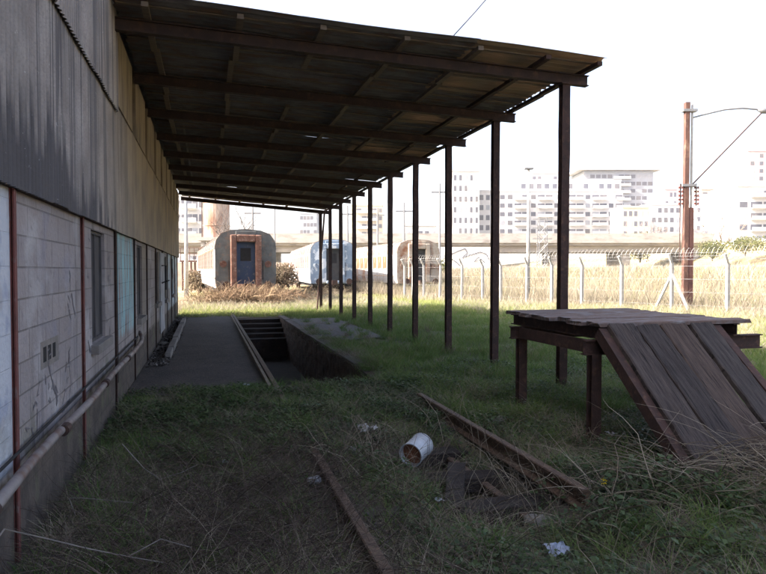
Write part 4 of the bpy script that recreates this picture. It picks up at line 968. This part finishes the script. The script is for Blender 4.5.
# water tank
D = 66; x, y, _ = at(217, D); K = D/F; wt = thing('water_tank', (x, y, 0), R(-YAW), 'rusty cylindrical water tank on a concrete stand behind the grey coach', 'water tank')
tk = mat('tank_rust', (.46,.38,.32), (.32,.22,.17), .8, (1,1,.3), c3=(.24,.12,.08), scale3=1, thr3=.56)
zb_, zt_ = CAMZ+(270-238)*K, CAMZ+(270-203)*K
mb = MB(); lathe(mb, [(0,zb_),(1.35,zb_),(1.35,zb_+1.2),(1.4,zb_+1.22),(1.4,zb_+1.3),(1.35,zb_+1.32),(1.35,zt_-.1),(1.42,zt_-.05),(1.35,zt_),(0,zt_+.25)], 28); mb.build('tank', tk, wt, smooth=False)
for sx_ in (-1.1, 1.1):
    for sy_ in (-1.1, 1.1): mb = MB(); mb.box(sx_-.2, sx_+.2, sy_-.2, sy_+.2, 0, zb_-.35); mb.build('leg', vc, wt)
mb = MB(); mb.box(-1.6, 1.6, -1.6, 1.6, zb_-.348, zb_-.002); mb.build('platform', vc, wt)
mb = MB(); mb.tube([(-1.5,-.2,0),(-1.5,-.2,zt_)], .05, 5); mb.tube([(-1.5,.25,0),(-1.5,.25,zt_)], .05, 5); mb.build('ladder', rust, wt)
# pale pole and a raised steel platform at the far end of the wall
x, y, _ = at(186.5, 38); o = thing('concrete_pole', (x, y, 0), 0, 'pale round pole right beside the far corner of the warehouse', 'pole'); mb = MB(); mb.tube([(0,0,-.2),(0,0,CAMZ+72*38/F)], .13, 8, r2=.09); mb.build('shaft', pale, o, smooth=True)
mb = MB(); mb.box(-.14, .14, -.14, .14, -.1, .5); mb.build('plinth', pale, o)
x, y, _ = at(197, 50); sf = thing('signal_gantry', (x, y, 0), R(-YAW), 'rusty railed steel platform between the pale pole and the grey coach', 'platform')
K = 50/F; mb = MB()
for sx_ in (-1, -.3, .45, 1): mb.tube([(sx_, -.5, 0), (sx_, -.5, CAMZ+8*K)], .07, 5); mb.tube([(sx_, .5, 0), (sx_, .5, CAMZ+8*K)], .07, 5)
mb.build('support', polerust, sf)
mb = MB(); mb.box(-1.15, 1.15, -.7, .7, CAMZ+8*K, CAMZ+9.5*K); mb.build('floor', polerust, sf)
mb = MB()
for k in range(7): mb.tube([(-1.1+k*.366, -.65, CAMZ+9.5*K), (-1.1+k*.366, -.65, CAMZ+22*K)], .03, 4)
for q in (16, 22): mb.tube([(-1.1, -.65, CAMZ+q*K), (1.1, -.65, CAMZ+q*K)], .035, 4)
mb.build('railing', polerust, sf)

wp = [mat('render_white', (.54,.53,.54), (.46,.45,.46), .3, bump=0), mat('render_pink', (.48,.35,.34), (.42,.31,.31), .3, bump=0), mat('render_grey', (.30,.32,.37), (.26,.28,.32), .3, bump=0), mat('render_cream', (.48,.42,.34), (.42,.37,.30), .3, bump=0)]
glassd = mat('window_glass', (.13,.13,.16), (.09,.09,.11), .8, rough=.3, bump=0)
slabm = mat('balcony_slab', (.46,.45,.46), (.4,.39,.4), .5, bump=0)
UC = MB(); UC.box(-.5,.5,-.5,.5,-.5,.5)
glasses = [glassd, mat('window_glass_pale', (.34,.35,.40), (.26,.27,.3), .8, rough=.3, bump=0), mat('window_shutter', (.09,.09,.11), (.14,.13,.14), .8, rough=.5, bump=0)]
def building(px0, px1, pyt, d, rows, cols, m, label, balc=(), pyb=None, depth=14, wz=.5, wx=.6, roof=None, name='apartment_block', cat='building', pitch=None, base=None):
    """front wall at depth d; windows are boxes set in the front and left walls"""
    K = d/F; x, y, _ = at((px0+px1)/2, d); W = (px1-px0)*K; zt = CAMZ+(270-pyt)*K
    o = thing(name, (x, y, 0), R(-YAW), label, cat, 'buildings on the skyline')
    mb = MB(); mb.box(-W/2, W/2, 0, depth, 0, zt); mb.build('wall', m, o)
    mb = MB(); mb.box(-W/2-.15, W/2+.15, -.15, depth+.15, zt+.002, zt+.5); mb.build('parapet', m, o)
    if roof:
        mb = MB(); mb.box(-W/2-roof, W/2+roof, -roof*.6, depth, zt+.9, zt+1.5); mb.box(-W/2+1, W/2-1, 1, depth-1, zt+.502, zt+.898); mb.build('roof', slabm, o)
    rh = pitch or 2.9; z = zt-1.7; first = None; wmesh = {}; cw = W/cols
    for r_ in range(rows):
        for c_ in range(cols):
            wide = c_ in balc
            gi = random.choice((0, 0, 1, 2))
            if gi not in wmesh: wo = UC.build('window', glasses[gi], o); wmesh[gi] = wo
            else: wo = wmesh[gi].copy(); COL.objects.link(wo); wo.parent = o
            first = wo
            wo.location = (-W/2+cw*(c_+.5), .02, z); wo.scale = (cw*(.88 if wide else wx), .12, rh*(.5 if wide else wz))
        if balc:
            runs = []; 
            for b0 in balc:
                if runs and b0 == runs[-1][1]: runs[-1][1] = b0+1
                else: runs.append([b0, b0+1])
            for (a, b_) in runs:
                xa, xb = -W/2+cw*a+.05, -W/2+cw*b_-.05; mb = MB(); mb.box(xa, xb, -1.2, -.07, z-rh*.36, z-rh*.30); mb.box(xa, xb, -1.2, -1.1, z-rh*.301, z-rh*.02); mb.build('balcony', slabm, o)
        z -= rh
    # side windows on the sunny side
    for r_ in range(rows):
        for q in range(3):
            wo = first.copy(); COL.objects.link(wo); wo.parent = o; wo.location = (-W/2-.01, depth*(.2+.3*q), zt-1.7-r_*rh); wo.scale = (.1, 1.4, rh*.45)
    return o
building(498, 622, 192, 200, 5, 16, wp[0], 'wide white apartment block with rows of balconies, in the centre right behind the viaduct', balc=(2,3,5,6,9,10,12,13,15), pitch=2.75, depth=16)
building(519, 620, 181.5, 208, 2, 13, wp[0], 'set back white storey rising above the wide white apartment block', depth=10, pitch=3.2)
building(531, 557, 174, 212, 2, 5, wp[1], 'small pinkish penthouse on top of the wide white block', depth=8)
building(583, 652, 173, 270, 8, 12, wp[2], 'grey glass tower with a flat overhanging roof', balc=(5,6,7), roof=3, depth=18, wx=.8, pitch=3.1)
building(736, 800, 187, 160, 6, 5, wp[0], 'white apartment block at the right edge under the pinkish tower', balc=(1,2), depth=14)
building(746, 800, 152, 240, 9, 6, wp[1], 'tall pinkish tower at the far right', depth=16, wx=.4)
building(452, 479, 172, 170, 8, 5, wp[0], 'narrow tall white tower block just right of the third canopy post', depth=14, wx=.45)
building(478, 497, 192, 180, 5, 3, wp[0], 'lower stepped white block beside the narrow tower', depth=12)
building(351, 383, 206, 230, 7, 6, wp[3], 'pale hazy apartment tower above the blue coach', balc=(1,2,3,4), depth=14)
building(300, 317, 214, 260, 6, 5, wp[2], 'narrow blue grey tower seen under the canopy edge', depth=12, wx=.8)
building(176, 204, 196, 130, 6, 5, wp[0], 'white block of many storeys at the far corner of the warehouse', balc=(1,2,3), depth=14)
building(405, 436, 226, 120, 2, 5, wp[0], 'low white house behind the ruined coach', depth=9, name='house', cat='house')
building(622, 648, 208, 180, 5, 5, wp[3], 'cream block between the balcony block and the utility pole', depth=10)
building(650, 680, 205, 190, 4, 5, wp[0], 'low white block just left of the utility pole', depth=10)
building(664, 676, 190, 210, 3, 3, wp[1], 'small pinkish stair tower left of the utility pole', depth=8)
building(695, 720, 196, 200, 5, 4, wp[0], 'white block just right of the utility pole', depth=10)
building(716, 742, 203, 190, 4, 4, wp[2], 'grey block between two white blocks on the right skyline', depth=10)
building(700, 715, 190, 230, 3, 2, wp[3], 'small cream tower peeping over the white block right of the pole', depth=8)

# ------------------------------------------------------------------ trees
def bare_tree(px, d, H, label, seed, m, spread=.55, depth=6, base=0.0, name='bare_tree'):
    rr = random.Random(seed); x, y, _ = at(px, d); o = thing(name, (x, y, base), 0, label, 'tree')
    tr = MB(); cr = MB()
    def br(p, d_, L, r_, lv):
        pts = [p]; q = p.copy(); dd = d_.copy()
        for k in range(3): dd = (dd+Vector((rr.uniform(-.2,.2), rr.uniform(-.2,.2), rr.uniform(-.08,.16)))).normalized(); q = q+dd*L/3; pts.append(q.copy())
        (tr if lv == 0 else cr).tube(pts, r_, 6 if lv < 2 else 4, r2=r_*.62)
        if lv >= depth: return
        for _ in range(3 if lv < 2 else rr.choice((2, 2, 3))):
            nd = (dd+Vector((rr.uniform(-1,1), rr.uniform(-1,1), rr.uniform(-.2,.7)))*spread*1.4).normalized(); br(pts[rr.choice((2, 3, 3))], nd, L*rr.uniform(.6,.85), r_*.58, lv+1)
    br(Vector((0,0,0)), Vector((rr.uniform(-.1,.1), 0, 1)), H*.34, H*.03, 0)
    tr.build('trunk', m, o, smooth=True); cr.build('branches', m, o, smooth=True); return o
bare_tree(238, 46, 6.0, 'dark bare tree rising behind the grey coach beside the water tank', 4, barkm, .6)
pb_ = mat('pale_branch', (.36,.29,.26), (.28,.22,.2), 3)
bare_tree(722, 110, 10.5, 'pale bare tree right of the utility pole in front of the white blocks', 9, pb_, .6, base=2)
bare_tree(708, 118, 8, 'smaller pale bare tree close to the utility pole', 12, pb_, .6, base=2)
bare_tree(652, 130, 12, 'bare tree left of the utility pole above the viaduct', 15, pb_, .6)
def bush(px, d, w_, h_, z0, label, seed, m):
    x, y, _ = at(px, d); r2 = np.random.default_rng(seed); N = 2600
    a = r2.normal(0, 1, (N, 3)); a /= np.linalg.norm(a, axis=1)[:, None]; rad = r2.uniform(.45, 1, N)*(1+.35*np.sin(a[:, 0]*4+seed)*np.cos(a[:, 2]*5))
    P = a*rad[:, None]*np.array([w_/2, w_/2, h_/2])+np.array([0, 0, h_/2+.2]); s_ = r2.uniform(.12, .3, N)*h_*.12+.05
    d1 = r2.normal(0, 1, (N, 3)); d1 /= np.linalg.norm(d1, axis=1)[:, None]; d2 = np.cross(d1, r2.normal(0, 1, (N, 3))); d2 /= np.linalg.norm(d2, axis=1)[:, None]
    S1 = s_[:, None]; V = np.stack([P, P+d1*S1+d2*S1*.5, P+d1*S1*2, P+d1*S1-d2*S1*.5], 1).reshape(-1, 3)
    o = thing('shrub', (x, y, z0), 0, label, 'shrub')
    f_ = mesh_np('foliage', V, (np.arange(N)*4)[:, None]+np.arange(4), np.repeat(r2.uniform(0, 1, N), 4), m, None, kind=None); f_.parent = o
    mb = MB()
    for k in range(5): mb.tube([(0,0,-.2), (r2.uniform(-.3,.3)*w_, r2.uniform(-.2,.2)*w_, h_*.7)], .06, 5, r2=.02)
    mb.build('stem', barkm, o)
olive = blade_mat('olive_leaf', [(.07,.085,.03), (.12,.13,.05), (.2,.18,.08)])
bush(712, 78, 3.5, 2.2, 3, 'rounded olive shrub on the grassy bank at the right', 2, olive)
bush(745, 74, 5, 2.0, 3.5, 'wide olive shrub on the bank at the far right', 3, olive)
bush(640, 100, 5, 4.5, 3.0, 'leafy shrub showing over the viaduct left of the utility pole', 5, olive)
bush(436, 62, 3, 2.6, 0, 'dark shrub behind the ruined coach', 8, olive)
bush(281, 50, 2.6, 2.0, 0, 'brownish shrub between the grey coach and the blue coach', 9, blade_mat('brown_leaf', [(.09,.06,.04), (.16,.12,.08), (.24,.2,.13)]))
bush(199, 44, 2.0, 1.4, 0, 'low shrub beside the pale pole at the warehouse corner', 13, bpy.data.materials['brown_leaf'])

# ------------------------------------------------------------------ air
hz = MB(); hz.box(-720, 720, -220, 1220, -3, 125)
hm = bpy.data.materials.new('haze_air'); hm.use_nodes = True; n = hm.node_tree.nodes; l = hm.node_tree.links
n.remove(n['Principled BSDF']); pv = n.new('ShaderNodeVolumePrincipled'); pv.inputs['Color'].default_value = (.93,.95,1,1); pv.inputs['Density'].default_value = .00035; pv.inputs['Anisotropy'].default_value = .2
l.new(pv.outputs[0], n['Material Output'].inputs['Volume'])
h_ = hz.build('haze', hm); h_['kind'] = 'stuff'; h_['label'] = 'pale bright haze over the far buildings'
